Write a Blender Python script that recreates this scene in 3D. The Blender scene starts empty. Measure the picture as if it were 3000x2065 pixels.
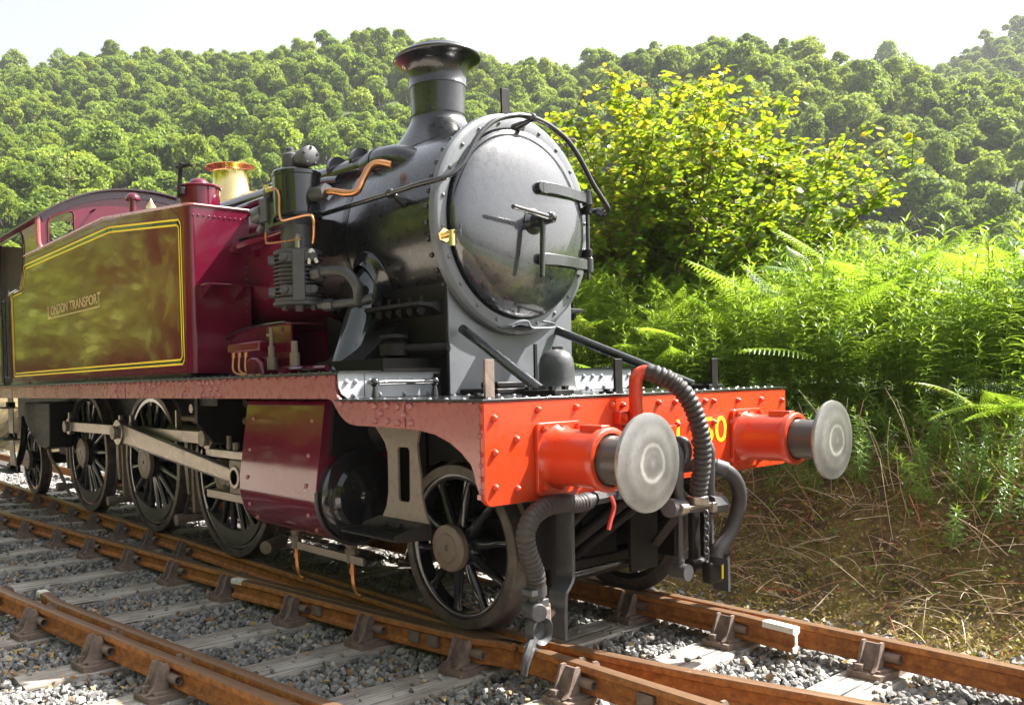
import bpy, math, random
import numpy as np
from mathutils import Vector, Matrix
random.seed(7); np.random.seed(7)
R=math.radians; PI=math.pi
sc=bpy.context.scene; COL=sc.collection
# ------------------------------------------------------------------ camera, sky, sun, exposure
cam=bpy.data.cameras.new('camera'); camo=bpy.data.objects.new('camera',cam); COL.objects.link(camo); sc.camera=camo
cam.sensor_width=36; cam.sensor_fit='HORIZONTAL'; cam.lens=2529.24/3000*36
cam.shift_x=0.1049; cam.shift_y=0.0505; cam.clip_end=3000; cam.clip_start=.05
yaw,pitch,roll=2.47975,-0.026517,-0.023677
f=Vector((math.cos(pitch)*math.cos(yaw),math.cos(pitch)*math.sin(yaw),math.sin(pitch)))
r0=Vector((math.sin(yaw),-math.cos(yaw),0)); u0=r0.cross(f)
rr=r0*math.cos(roll)+u0*math.sin(roll); uu=-r0*math.sin(roll)+u0*math.cos(roll)
m=Matrix((rr,uu,-f)).transposed().to_4x4(); m.translation=Vector((2.9578,-4.1371,1.4558)); camo.matrix_world=m
SUN=Vector((.40,.78,1.0)).normalized()
EL=math.asin(SUN.z); AZ=math.atan2(SUN.y,SUN.x)
w=bpy.data.worlds.new('World'); sc.world=w; w.use_nodes=True
nt=w.node_tree; bg=nt.nodes['Background']
sky=nt.nodes.new('ShaderNodeTexSky'); sky.sky_type='NISHITA'; sky.sun_disc=False
sky.sun_elevation=EL; sky.sun_rotation=PI/2-AZ; sky.dust_density=4.5; sky.air_density=1.0; sky.ozone_density=1.0
hs=nt.nodes.new('ShaderNodeHueSaturation'); hs.inputs['Saturation'].default_value=.30
nt.links.new(sky.outputs[0],hs.inputs['Color']); nt.links.new(hs.outputs[0],bg.inputs[0]); bg.inputs[1].default_value=.074
sl=bpy.data.lights.new('sun','SUN'); sl.energy=4.6; sl.angle=R(.55); sl.color=(1,.955,.88)
so=bpy.data.objects.new('sun',sl); COL.objects.link(so); so.rotation_euler=SUN.to_track_quat('Z','Y').to_euler()
vs=sc.view_settings; vs.view_transform='Standard'; vs.look='None'; vs.gamma=1; vs.exposure=2.03; vs.use_curve_mapping=False
sc.render.engine='CYCLES'; cy=sc.cycles; cy.use_denoising=True; cy.max_bounces=8; cy.transmission_bounces=4; cy.transparent_max_bounces=8
cy.sample_clamp_indirect=6; cy.caustics_reflective=False; cy.caustics_refractive=False

# ------------------------------------------------------------------ materials
def nmat(name):
    m=bpy.data.materials.new(name); m.use_nodes=True; t=m.node_tree; return m,t,t.nodes['Principled BSDF']
def N(t,kind,**k):
    n=t.nodes.new(kind)
    for a,b in k.items(): setattr(n,a,b)
    return n
def coords(t,scale=(1,1,1),kind='Object'):
    tc=N(t,'ShaderNodeTexCoord'); mp=N(t,'ShaderNodeMapping'); mp.inputs['Scale'].default_value=scale
    t.links.new(tc.outputs[kind],mp.inputs[0]); return mp.outputs[0]
def noise(t,vec,scale,detail=4,rough=.55):
    n=N(t,'ShaderNodeTexNoise'); n.inputs['Scale'].default_value=scale; n.inputs['Detail'].default_value=detail; n.inputs['Roughness'].default_value=rough
    t.links.new(vec,n.inputs['Vector']); return n.outputs['Fac']
def ramp(t,fac,stops):
    n=N(t,'ShaderNodeValToRGB'); e=n.color_ramp.elements
    while len(e)>1: e.remove(e[-1])
    e[0].position=stops[0][0]; e[0].color=(*stops[0][1],1)
    for p,c in stops[1:]:
        x=e.new(p); x.color=(*c,1)
    t.links.new(fac,n.inputs[0]); return n.outputs[0]
def bump(t,fac,strength,dist,b,normal=None):
    n=N(t,'ShaderNodeBump'); n.inputs['Strength'].default_value=strength; n.inputs['Distance'].default_value=dist
    t.links.new(fac,n.inputs['Height'])
    if normal: t.links.new(normal,n.inputs['Normal'])
    t.links.new(n.outputs[0],b.inputs['Normal']); return n.outputs[0]
def paint(name,col,rough=.25,coat=.6,var=.25,dirt=(.06,.05,.04),dirtamt=.25,wob=.0015,fine=.3,metal=0,cr=.06):
    m,t,b=nmat(name); v=coords(t)
    n1=noise(t,v,1.7,6); n2=noise(t,v,22,5,.7)
    c=ramp(t,n1,[(.3,tuple(x*(1-var) for x in col)),(.7,tuple(min(1,x*(1+var)) for x in col))])
    mx=N(t,'ShaderNodeMix',data_type='RGBA'); t.links.new(c,mx.inputs['A']); mx.inputs['B'].default_value=(*dirt,1)
    d=ramp(t,n2,[(.52,(0,0,0)),(.8,(dirtamt,)*3)]); t.links.new(d,mx.inputs['Factor']); t.links.new(mx.outputs['Result'],b.inputs['Base Color'])
    rg=ramp(t,n2,[(.3,(rough*.8,)*3),(.8,(min(1,rough*1.5+.05),)*3)]); t.links.new(rg,b.inputs['Roughness'])
    b.inputs['Coat Weight'].default_value=coat; b.inputs['Coat Roughness'].default_value=cr; b.inputs['Metallic'].default_value=metal
    n3=noise(t,v,2.3,2); nb=bump(t,n3,.6,wob,b)
    if fine: bump(t,n2,fine,.0006,b,nb)
    return m
MAROON=paint('maroon_paint',(.115,.006,.022),.09,.45,.12,dirt=(.05,.03,.03),dirtamt=.12,wob=.004,fine=.04,cr=.03)
MAROON_REFLECT=paint('maroon_with_reflected_light',(.30,.085,.080),.25,.9,.12,dirt=(.38,.22,.19),dirtamt=.08,wob=.002,fine=.03,cr=.12)  # maroon lightened to pink, reflection of sunlit ground painted into the colour
BLACKG=paint('black_gloss_paint',(.012,.012,.015),.14,.8,.2,dirt=(.05,.05,.05),dirtamt=.1,wob=.004,fine=.08,cr=.04)
BLACKS=paint('black_satin_paint',(.0045,.005,.007),.27,.9,.25,dirt=(.02,.02,.024),dirtamt=.2,wob=.001,fine=.08,cr=.16)
BLACKM=paint('black_frame_paint',(.009,.008,.008),.45,.0,.4,dirt=(.035,.028,.023),dirtamt=.6,wob=.004,fine=.8)
RISERM=paint('light_grey_riser',(.40,.42,.45),.35,.4,.08,dirt=(.3,.3,.3),dirtamt=.3,fine=.2)  # paler grey than the black plates around it
BLACKLIT=paint('sunlit_black',(.13,.14,.155),.38,.3,.2,dirt=(.16,.16,.16),dirtamt=.4,fine=.4)  # black plates lightened, sunlight on them put into the base colour
RED=paint('buffer_beam_red',(.52,.040,.007),.3,.5,.1,dirt=(.45,.04,.02),dirtamt=.3,wob=.003,fine=.2,cr=.15)
BUFF=paint('worn_buffer_steel',(.25,.245,.235),.36,.0,.35,dirt=(.10,.095,.09),dirtamt=.7,wob=.004,fine=1.2,metal=.7)
def buffer_face():
    m=BUFF; t=m.node_tree; b=t.nodes['Principled BSDF']; src=b.inputs['Base Color'].links[0].from_socket
    tc=N(t,'ShaderNodeTexCoord'); sp=N(t,'ShaderNodeSeparateXYZ'); t.links.new(tc.outputs['Object'],sp.inputs[0]); cb=N(t,'ShaderNodeCombineXYZ'); t.links.new(sp.outputs['Y'],cb.inputs['Y']); t.links.new(sp.outputs['Z'],cb.inputs['Z'])
    ln=N(t,'ShaderNodeVectorMath',operation='LENGTH'); t.links.new(cb.outputs[0],ln.inputs[0]); nz=noise(t,coords(t),9,5,.7); ad=N(t,'ShaderNodeMath',operation='MULTIPLY_ADD'); t.links.new(nz,ad.inputs[0]); ad.inputs[1].default_value=.035; t.links.new(ln.outputs['Value'],ad.inputs[2])
    ring=ramp(t,ad.outputs[0],[(0,(1.5,1.5,1.5)),(.05,(.8,.8,.8)),(.085,(1.0,1,1)),(.1,(2.1,2.1,2.1)),(.115,(.85,.85,.85)),(.16,(1.15,1.15,1.15)),(.2,(.8,.8,.8)),(.24,(1.1,1.1,1.1))])
    mx=N(t,'ShaderNodeMix',data_type='RGBA',blend_type='MULTIPLY'); mx.inputs['Factor'].default_value=1; t.links.new(src,mx.inputs['A']); t.links.new(ring,mx.inputs['B']); t.links.new(mx.outputs['Result'],b.inputs['Base Color'])
buffer_face()
STEEL=paint('bright_rod_steel',(.34,.30,.26),.3,.0,.10,dirt=(.16,.12,.085),dirtamt=.25,wob=.0006,fine=.08,metal=.85)
BLACKM.node_tree.nodes['Principled BSDF'].inputs['Specular IOR Level'].default_value=.22
BRASS=paint('polished_brass',(.88,.68,.33),.2,.0,.06,dirt=(.5,.35,.12),dirtamt=.2,wob=.003,fine=.03,metal=1)
COPPER=paint('copper_pipe',(.60,.28,.13),.28,.0,.1,dirt=(.4,.2,.1),dirtamt=.2,wob=.0003,fine=.03,metal=1)
RUBBER=paint('rubber_hose',(.028,.025,.024),.5,.0,.25,dirt=(.09,.075,.065),dirtamt=.5,fine=.6)
CAST=paint('grey_cast_iron',(.045,.046,.05),.45,.15,.2,dirt=(.14,.14,.14),dirtamt=.5,fine=.8)
LINE=paint('yellow_lining',(.95,.66,.02),.4,.2,.05,dirtamt=0,fine=0)
LINEB=paint('black_lining',(.015,.02,.012),.2,.8,.05,dirtamt=0,fine=0)
GOLD=paint('gold_lettering',(.55,.42,.20),.45,.2,.1,dirtamt=.1,fine=0)
YELLOWP=paint('yellow_strip_paint',(.55,.45,.02),.4,.3,.2)
WHITEP=paint('rail_end_white_paint',(.72,.70,.62),.6,0,.1,dirt=(.30,.16,.08),dirtamt=.7,fine=.5)
CREAM=paint('cab_lining_cream',(.55,.48,.35),.5,0,.1)
CAP=paint('wheel_cap_grease',(.16,.125,.095),.45,.1,.2,dirt=(.07,.05,.04),dirtamt=.6,fine=1.0)
def glassmat():
    m,t,b=nmat('window_glass'); b.inputs['Base Color'].default_value=(.9,.95,.95,1); b.inputs['Transmission Weight'].default_value=1; b.inputs['Roughness'].default_value=.02; b.inputs['IOR'].default_value=1.1
    return m
GLASS=glassmat()
def tyre():
    m,t,b=nmat('wheel_tyre'); v=coords(t); n=noise(t,v,9,6,.7)
    t.links.new(ramp(t,n,[(.35,(.05,.042,.036)),(.65,(.14,.12,.10))]),b.inputs['Base Color']); b.inputs['Roughness'].default_value=.42; b.inputs['Metallic'].default_value=.35
    bump(t,noise(t,v,40,4),.4,.001,b); return m
TYRE=tyre()
def rust():
    m,t,b=nmat('rusty_rail_steel'); v=coords(t,(2.2,2.2,2.2)); n=noise(t,v,8,9,.78); n2=noise(t,coords(t),60,4,.7)
    c=ramp(t,n,[(.25,(.09,.034,.014)),(.45,(.27,.095,.024)),(.62,(.47,.185,.042)),(.8,(.32,.14,.05))])
    g=N(t,'ShaderNodeNewGeometry'); sp=N(t,'ShaderNodeSeparateXYZ'); t.links.new(g.outputs['Normal'],sp.inputs[0])
    mx=N(t,'ShaderNodeMix',data_type='RGBA'); t.links.new(c,mx.inputs['A']); mx.inputs['B'].default_value=(.22,.15,.10,1)
    tcz=N(t,'ShaderNodeTexCoord'); s2=N(t,'ShaderNodeSeparateXYZ'); t.links.new(tcz.outputs['Object'],s2.inputs[0])
    mr=N(t,'ShaderNodeMapRange'); mr.inputs['From Min'].default_value=-.012; mr.inputs['From Max'].default_value=-.002; t.links.new(s2.outputs['Z'],mr.inputs['Value'])
    mu=N(t,'ShaderNodeMath',operation='MULTIPLY'); t.links.new(mr.outputs[0],mu.inputs[0]); mu.inputs[1].default_value=.8
    t.links.new(mu.outputs[0],mx.inputs['Factor']); t.links.new(mx.outputs['Result'],b.inputs['Base Color'])
    mu2=N(t,'ShaderNodeMath',operation='MULTIPLY'); t.links.new(mr.outputs[0],mu2.inputs[0]); mu2.inputs[1].default_value=.5; t.links.new(mu2.outputs[0],b.inputs['Metallic'])
    mr2=N(t,'ShaderNodeMapRange'); mr2.inputs['To Min'].default_value=.75; mr2.inputs['To Max'].default_value=.38; t.links.new(mr.outputs[0],mr2.inputs['Value']); t.links.new(mr2.outputs[0],b.inputs['Roughness'])
    bump(t,n2,.5,.0015,b); return m
RUST=rust()
def chairmat():
    m,t,b=nmat('rusty_chair_iron'); v=coords(t); n=noise(t,v,14,6,.7)
    t.links.new(ramp(t,n,[(.3,(.09,.062,.05)),(.6,(.21,.155,.125)),(.8,(.28,.18,.12))]),b.inputs['Base Color']); b.inputs['Roughness'].default_value=.7
    bump(t,noise(t,v,70,5),.6,.003,b); return m
CHAIR=chairmat()
def wood():
    m,t,b=nmat('weathered_sleeper_wood'); v=coords(t,(26,1.1,14)); n=noise(t,v,1.0,8,.65); v2=coords(t); n2=noise(t,v2,2.5,5)
    n3=noise(t,coords(t,(60,1.6,30)),1.0,4,.6)
    c=ramp(t,n,[(.28,(.09,.08,.07)),(.42,(.33,.30,.265)),(.58,(.52,.49,.44)),(.75,(.68,.64,.58))])
    crack=ramp(t,n3,[(.34,(.06,.055,.05)),(.43,(1,1,1))])
    mx=N(t,'ShaderNodeMix',data_type='RGBA',blend_type='MULTIPLY'); mx.inputs['Factor'].default_value=1; t.links.new(c,mx.inputs['A']); t.links.new(crack,mx.inputs['B'])
    m2=N(t,'ShaderNodeMix',data_type='RGBA',blend_type='MULTIPLY'); m2.inputs['Factor'].default_value=1; t.links.new(mx.outputs['Result'],m2.inputs['A'])
    t.links.new(ramp(t,n2,[(.3,(.5,.46,.42)),(.6,(1,1,1))]),m2.inputs['B'])
    t.links.new(m2.outputs['Result'],b.inputs['Base Color']); b.inputs['Roughness'].default_value=.85
    nb=bump(t,n,.9,.006,b); bump(t,n3,.8,.012,b,nb); return m
WOOD=wood()
def stonemat(name,stops,rough=.8):
    m,t,b=nmat(name); at=N(t,'ShaderNodeAttribute',attribute_name='tone'); v=coords(t)
    c=ramp(t,at.outputs['Fac'],stops); n=noise(t,v,55,5,.7)
    mx=N(t,'ShaderNodeMix',data_type='RGBA',blend_type='MULTIPLY'); mx.inputs['Factor'].default_value=1; t.links.new(c,mx.inputs['A']); t.links.new(ramp(t,n,[(.25,(.55,.55,.55)),(.7,(1.2,1.2,1.2))]),mx.inputs['B'])
    t.links.new(mx.outputs['Result'],b.inputs['Base Color']); b.inputs['Roughness'].default_value=rough
    bump(t,n,.6,.002,b); return m
STONE=stonemat('grey_ballast_stone',[(0,(.11,.108,.105)),(.35,(.20,.20,.195)),(.75,(.31,.305,.295)),(.88,(.42,.40,.37)),(.95,(.27,.16,.08)),(1,(.42,.30,.17))])
def single_stone():
    m,t,b=nmat('grey_loose_stone'); oi=N(t,'ShaderNodeObjectInfo'); v=coords(t); n=noise(t,v,55,5,.7)
    c=ramp(t,oi.outputs['Random'],[(0,(.13,.13,.13)),(.4,(.22,.22,.215)),(.8,(.33,.325,.315)),(1,(.44,.41,.37))])
    mx=N(t,'ShaderNodeMix',data_type='RGBA',blend_type='MULTIPLY'); mx.inputs['Factor'].default_value=1; t.links.new(c,mx.inputs['A']); t.links.new(ramp(t,n,[(.25,(.55,.55,.55)),(.7,(1.2,1.2,1.2))]),mx.inputs['B'])
    t.links.new(mx.outputs['Result'],b.inputs['Base Color']); b.inputs['Roughness'].default_value=.8; bump(t,n,.6,.002,b); return m
STONE1=single_stone()
def groundmat(name,stops,scale=8,bs=1.0,bd=.02):
    m,t,b=nmat(name); v=coords(t); n=noise(t,v,scale,8,.7); n2=noise(t,v,scale*9,5,.7)
    c=ramp(t,n,stops); mx=N(t,'ShaderNodeMix',data_type='RGBA',blend_type='MULTIPLY'); mx.inputs['Factor'].default_value=1
    t.links.new(c,mx.inputs['A']); t.links.new(ramp(t,n2,[(.3,(.45,.45,.45)),(.65,(1.25,1.25,1.25))]),mx.inputs['B']); t.links.new(mx.outputs['Result'],b.inputs['Base Color'])
    b.inputs['Roughness'].default_value=.95; bump(t,n2,bs,bd,b); return m
BEDM=groundmat('dark_ballast_bed',[(.3,(.05,.045,.04)),(.7,(.12,.11,.10))],12)
BANKM=groundmat('mossy_bank_earth',[(.3,(.07,.05,.028)),(.45,(.15,.105,.05)),(.6,(.24,.18,.06)),(.75,(.14,.14,.035))],3.2)
FLOORM=groundmat('valley_floor_grass',[(.3,(.06,.08,.02)),(.7,(.14,.16,.05))],.5,.5,.1)
HILLM=groundmat('wooded_hill_ground',[(.3,(.03,.05,.012)),(.7,(.07,.10,.025))],.3,.5,.1)
PATHM=groundmat('pale_gravel_path',[(.3,(.36,.31,.26)),(.7,(.50,.44,.37))],2,.4,.01)
def leafmat(name,stops,trans=.5,tcol=(.45,.60,.05),src='Random',gloss=.35,rough=.45,attr=None):
    m,t,b=nmat(name); out=t.nodes['Material Output']
    if attr=='mix':
        oi=N(t,'ShaderNodeObjectInfo').outputs['Random']; ta=N(t,'ShaderNodeAttribute',attribute_name='tone').outputs['Fac']
        q=N(t,'ShaderNodeMath',operation='MULTIPLY'); t.links.new(oi,q.inputs[0]); q.inputs[1].default_value=.42; q2=N(t,'ShaderNodeMath',operation='MULTIPLY_ADD'); t.links.new(ta,q2.inputs[0]); q2.inputs[1].default_value=.58; t.links.new(q.outputs[0],q2.inputs[2]); fac=q2.outputs[0]
    elif attr: fac=N(t,'ShaderNodeAttribute',attribute_name=attr).outputs['Fac']
    else: fac=N(t,'ShaderNodeObjectInfo').outputs['Random']
    c=ramp(t,fac,stops)
    if attr=='mix':
        o2=N(t,'ShaderNodeObjectInfo').outputs['Random']; m3=N(t,'ShaderNodeMath',operation='MULTIPLY'); t.links.new(o2,m3.inputs[0]); m3.inputs[1].default_value=7.13; m4=N(t,'ShaderNodeMath',operation='FRACT'); t.links.new(m3.outputs[0],m4.inputs[0])
        hue=ramp(t,m4.outputs[0],[(0,(.42,.55,.60)),(.3,(.75,.85,.8)),(.6,(1,1,1)),(.85,(1.25,1.1,.9)),(1,(1.15,1.15,1.5))]); mm=N(t,'ShaderNodeMix',data_type='RGBA',blend_type='MULTIPLY'); mm.inputs['Factor'].default_value=1; t.links.new(c,mm.inputs['A']); t.links.new(hue,mm.inputs['B']); c=mm.outputs['Result']
    b.inputs['Roughness'].default_value=rough; b.inputs['Specular IOR Level'].default_value=gloss
    t.links.new(c,b.inputs['Base Color'])
    tr=N(t,'ShaderNodeBsdfTranslucent'); mx=N(t,'ShaderNodeMix',data_type='RGBA',blend_type='MULTIPLY'); mx.inputs['Factor'].default_value=1
    sc_=N(t,'ShaderNodeMix',data_type='RGBA'); sc_.inputs['Factor'].default_value=.55; t.links.new(c,sc_.inputs['A']); sc_.inputs['B'].default_value=(*tcol,1)
    t.links.new(sc_.outputs['Result'],tr.inputs['Color'])
    ms=N(t,'ShaderNodeMixShader'); ms.inputs[0].default_value=trans; t.links.new(b.outputs[0],ms.inputs[1]); t.links.new(tr.outputs[0],ms.inputs[2]); t.links.new(ms.outputs[0],out.inputs[0]); return m
HILLLEAF=leafmat('oak_wood_foliage',[(0,(.045,.09,.014)),(.25,(.10,.17,.02)),(.5,(.17,.25,.03)),(.75,(.26,.34,.045)),(1,(.38,.44,.09))],.42,(.42,.52,.04),gloss=.2,rough=.6,attr='mix')
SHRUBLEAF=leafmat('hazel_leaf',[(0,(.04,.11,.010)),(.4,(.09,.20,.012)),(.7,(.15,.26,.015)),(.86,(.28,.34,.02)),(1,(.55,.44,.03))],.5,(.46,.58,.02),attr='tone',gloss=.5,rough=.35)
YLEAF=leafmat('yellow_hazel_leaf',[(0,(.30,.34,.02)),(1,(.55,.42,.03))],.5,(.75,.62,.03),gloss=.4)
FERNM=leafmat('bracken_frond',[(0,(.10,.21,.015)),(.5,(.17,.31,.025)),(.85,(.27,.40,.04)),(1,(.38,.45,.08))],.5,(.48,.68,.04),gloss=.45,rough=.4)
HERBM=leafmat('willowherb_leaf',[(0,(.08,.17,.018)),(.6,(.15,.27,.03)),(1,(.30,.36,.07))],.45,(.48,.64,.05),attr='tone',gloss=.5,rough=.38)
SPRUCEM=leafmat('young_spruce_needles',[(0,(.10,.17,.04)),(1,(.26,.34,.10))],.4,(.4,.5,.12),attr='tone')
BARK=groundmat('grey_brown_bark',[(.3,(.05,.035,.022)),(.7,(.15,.11,.075))],6,.6,.01)
TWIG=leafmat('shrub_stem_bark',[(0,(.10,.065,.035)),(1,(.26,.18,.10))],.0,attr='tone')
DRY=leafmat('dead_dry_stalks',[(0,(.26,.17,.09)),(.5,(.55,.43,.28)),(.85,(.75,.66,.50)),(1,(.45,.10,.06))],.1,(.4,.3,.1),attr='tone',gloss=.3,rough=.6)
MOSS=leafmat('moss_and_leaf_litter',[(0,(.10,.12,.015)),(.3,(.34,.29,.04)),(.6,(.42,.29,.12)),(.85,(.62,.48,.32)),(1,(.45,.16,.06))],.2,(.4,.35,.05),attr='tone')

# ------------------------------------------------------------------ mesh helpers
class MB:
    def __init__(s): s.v=[]; s.f=[]; s.tone=[]
    def add(s,v,f):
        o=len(s.v); s.v+=[tuple(x) for x in v]; s.f+=[tuple(i+o for i in q) for q in f]; return s
    def box(s,x0,x1,y0,y1,z0,z1):
        v=[(x,y,z) for x in (x0,x1) for y in (y0,y1) for z in (z0,z1)]
        return s.add(v,[(0,1,3,2),(4,6,7,5),(0,4,5,1),(2,3,7,6),(0,2,6,4),(1,5,7,3)])
    def obox(s,a,b,w,h,up=(0,0,1)):
        a=Vector(a); b=Vector(b); d=(b-a).normalized(); sd=d.cross(Vector(up)).normalized(); u=sd.cross(d)
        v=[p+sd*i*w/2+u*j*h/2 for p in (a,b) for i in (-1,1) for j in (-1,1)]
        return s.add(v,[(0,1,3,2),(4,6,7,5),(0,4,5,1),(2,3,7,6),(0,2,6,4),(1,5,7,3)])
    def lathe(s,prof,c=(0,0,0),ax='z',n=32,a0=0,a1=2*PI,cap=True):
        full=abs(a1-a0-2*PI)<1e-6; m=n if full else n+1; v=[]
        for h,r in prof:
            for i in range(m):
                a=a0+(a1-a0)*i/n; p,q=r*math.cos(a),r*math.sin(a)
                v.append((c[0]+p,c[1]+q,c[2]+h) if ax=='z' else (c[0]+h,c[1]+p,c[2]+q) if ax=='x' else (c[0]+q,c[1]+h,c[2]+p))
        F=[]
        for k in range(len(prof)-1):
            for i in range(n):
                j=(i+1)%m if full else i+1
                F.append((k*m+i,k*m+j,(k+1)*m+j,(k+1)*m+i))
        s.add(v,F); o=len(s.v)-len(v)
        if full and cap and (abs(prof[0][0]-prof[-1][0])+abs(prof[0][1]-prof[-1][1])>1e-6):
            if prof[0][1]>1e-5: s.f.append(tuple(o+i for i in range(m))[::-1])
            if prof[-1][1]>1e-5: s.f.append(tuple(o+(len(prof)-1)*m+i for i in range(m)))
        return s
    def cyl(s,a,b,r,r2=None,n=16):
        r2=r if r2 is None else r2; a=Vector(a); b=Vector(b); d=(b-a).normalized()
        e=d.orthogonal().normalized(); g=d.cross(e); v=[]
        for p,q in ((a,r),(b,r2)):
            for i in range(n):
                t=2*PI*i/n; v.append(p+(e*math.cos(t)+g*math.sin(t))*q)
        F=[(i,(i+1)%n,n+(i+1)%n,n+i) for i in range(n)]+[tuple(range(n))[::-1],tuple(range(n,2*n))]
        return s.add(v,F)
    def tube(s,pts,r,n=12,sm=6,rf=None,cap=True):
        P=spline(pts,sm); up=None; v=[]; L=len(P)
        for k,p in enumerate(P):
            d=(P[min(k+1,L-1)]-P[max(k-1,0)]).normalized()
            if up is None: up=d.orthogonal().normalized()
            up=(up-d*up.dot(d)).normalized(); g=d.cross(up)
            q=rf(k/(L-1),k) if rf else r
            for i in range(n):
                t=2*PI*i/n; v.append(p+(up*math.cos(t)+g*math.sin(t))*q)
        F=[(k*n+i,k*n+(i+1)%n,(k+1)*n+(i+1)%n,(k+1)*n+i) for k in range(L-1) for i in range(n)]
        if cap: F+=[tuple(range(n))[::-1],tuple(range((L-1)*n,L*n))]
        return s.add(v,F)
    def prism(s,poly,ax,a,b):
        n=len(poly); put={'y':lambda p,h:(p[0],h,p[1]),'x':lambda p,h:(h,p[0],p[1]),'z':lambda p,h:(p[0],p[1],h)}[ax]
        v=[put(p,a) for p in poly]+[put(p,b) for p in poly]
        return s.add(v,[tuple(range(n)),tuple(range(n,2*n))[::-1]]+[(i,(i+1)%n,n+(i+1)%n,n+i) for i in range(n)])
    def dome(s,c,r,h,d=(0,0,1),n=8,k=2):
        d=Vector(d).normalized(); e=d.orthogonal().normalized(); g=d.cross(e); c=Vector(c); v=[]
        for j in range(k+1):
            a=PI/2*j/(k+.6)
            for i in range(n):
                t=2*PI*i/n; v.append(c+(e*math.cos(t)+g*math.sin(t))*r*math.cos(a)+d*h*math.sin(a))
        F=[(j*n+i,j*n+(i+1)%n,(j+1)*n+(i+1)%n,(j+1)*n+i) for j in range(k) for i in range(n)]+[tuple(range(k*n,(k+1)*n))]
        return s.add(v,F)
    def mesh(s,name,mat,angle=35,shift=(0,0,0)):
        me=bpy.data.meshes.new(name); v=s.v
        if shift!=(0,0,0): v=[(a-shift[0],b-shift[1],c-shift[2]) for a,b,c in v]
        me.from_pydata(v,[],s.f); me.materials.append(mat); me.update()
        import bmesh
        if len(s.f)<60000:
            bm=bmesh.new(); bm.from_mesh(me); bmesh.ops.recalc_face_normals(bm,faces=bm.faces); bm.to_mesh(me); bm.free()
        me.shade_smooth(); me.set_sharp_from_angle(angle=R(angle)); return me
def spline(pts,sm):
    P=[Vector(p) for p in pts]
    if sm<=1 or len(P)<3: return P
    out=[]
    for i in range(len(P)-1):
        a=P[max(i-1,0)]; b=P[i]; c=P[i+1]; d=P[min(i+2,len(P)-1)]
        for k in range(sm):
            t=k/sm; out.append(.5*((2*b)+(c-a)*t+(2*a-5*b+4*c-d)*t*t+(3*b-a-3*c+d)*t**3))
    out.append(P[-1]); return out
WL={}
def place(name,me,parent=None,loc=(0,0,0),rot=(0,0,0),scale=None,kind=None,label=None,cat=None,group=None):
    o=bpy.data.objects.new(name,me); COL.objects.link(o); L=Vector(loc); WL[o]=L
    if parent is not None: o.parent=parent; L=L-WL[parent]
    o.location=L; o.rotation_euler=rot
    if scale is not None: o.scale=scale if hasattr(scale,'__len__') else (scale,)*3
    if kind: o['kind']=kind
    if label: o['label']=label
    if cat: o['category']=cat
    if group: o['group']=group
    return o
def build(name,mb,mat,parent=None,bevel=0,angle=35,**k):
    a=np.array(mb.v); c=tuple(((a.min(0)+a.max(0))/2).round(3))
    me=mb.mesh(name,mat,angle,c); o=place(name,me,parent,c,**k)
    if bevel:
        b=o.modifiers.new('bevel','BEVEL'); b.width=bevel; b.segments=2; b.limit_method='ANGLE'; b.angle_limit=R(40); b.harden_normals=False
    return o
def empty(name,loc,label=None,cat=None,group=None):
    return place(name,None,None,loc,label=label,cat=cat,group=group)
def arc(cx,cy,r,a0,a1,n):
    return [(cx+r*math.cos(a0+(a1-a0)*i/n),cy+r*math.sin(a0+(a1-a0)*i/n)) for i in range(n+1)]
def textmesh(s,w,h,mat,depth=.0015,bold=.0):
    cu=bpy.data.curves.new('lettering','FONT'); cu.body=s; cu.extrude=.02; cu.offset=bold
    o=bpy.data.objects.new('tmp',cu); COL.objects.link(o); dg=bpy.context.evaluated_depsgraph_get()
    me=bpy.data.meshes.new_from_object(o.evaluated_get(dg)); bpy.data.objects.remove(o)
    n=len(me.vertices); a=np.zeros(n*3); me.vertices.foreach_get('co',a); a=a.reshape(-1,3); lo=a.min(0); hi=a.max(0)
    a=(a-lo)/(hi-lo)*np.array([w,h,depth]); me.vertices.foreach_set('co',a.ravel()); me.materials.clear(); me.materials.append(mat); me.update(); return me

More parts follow.
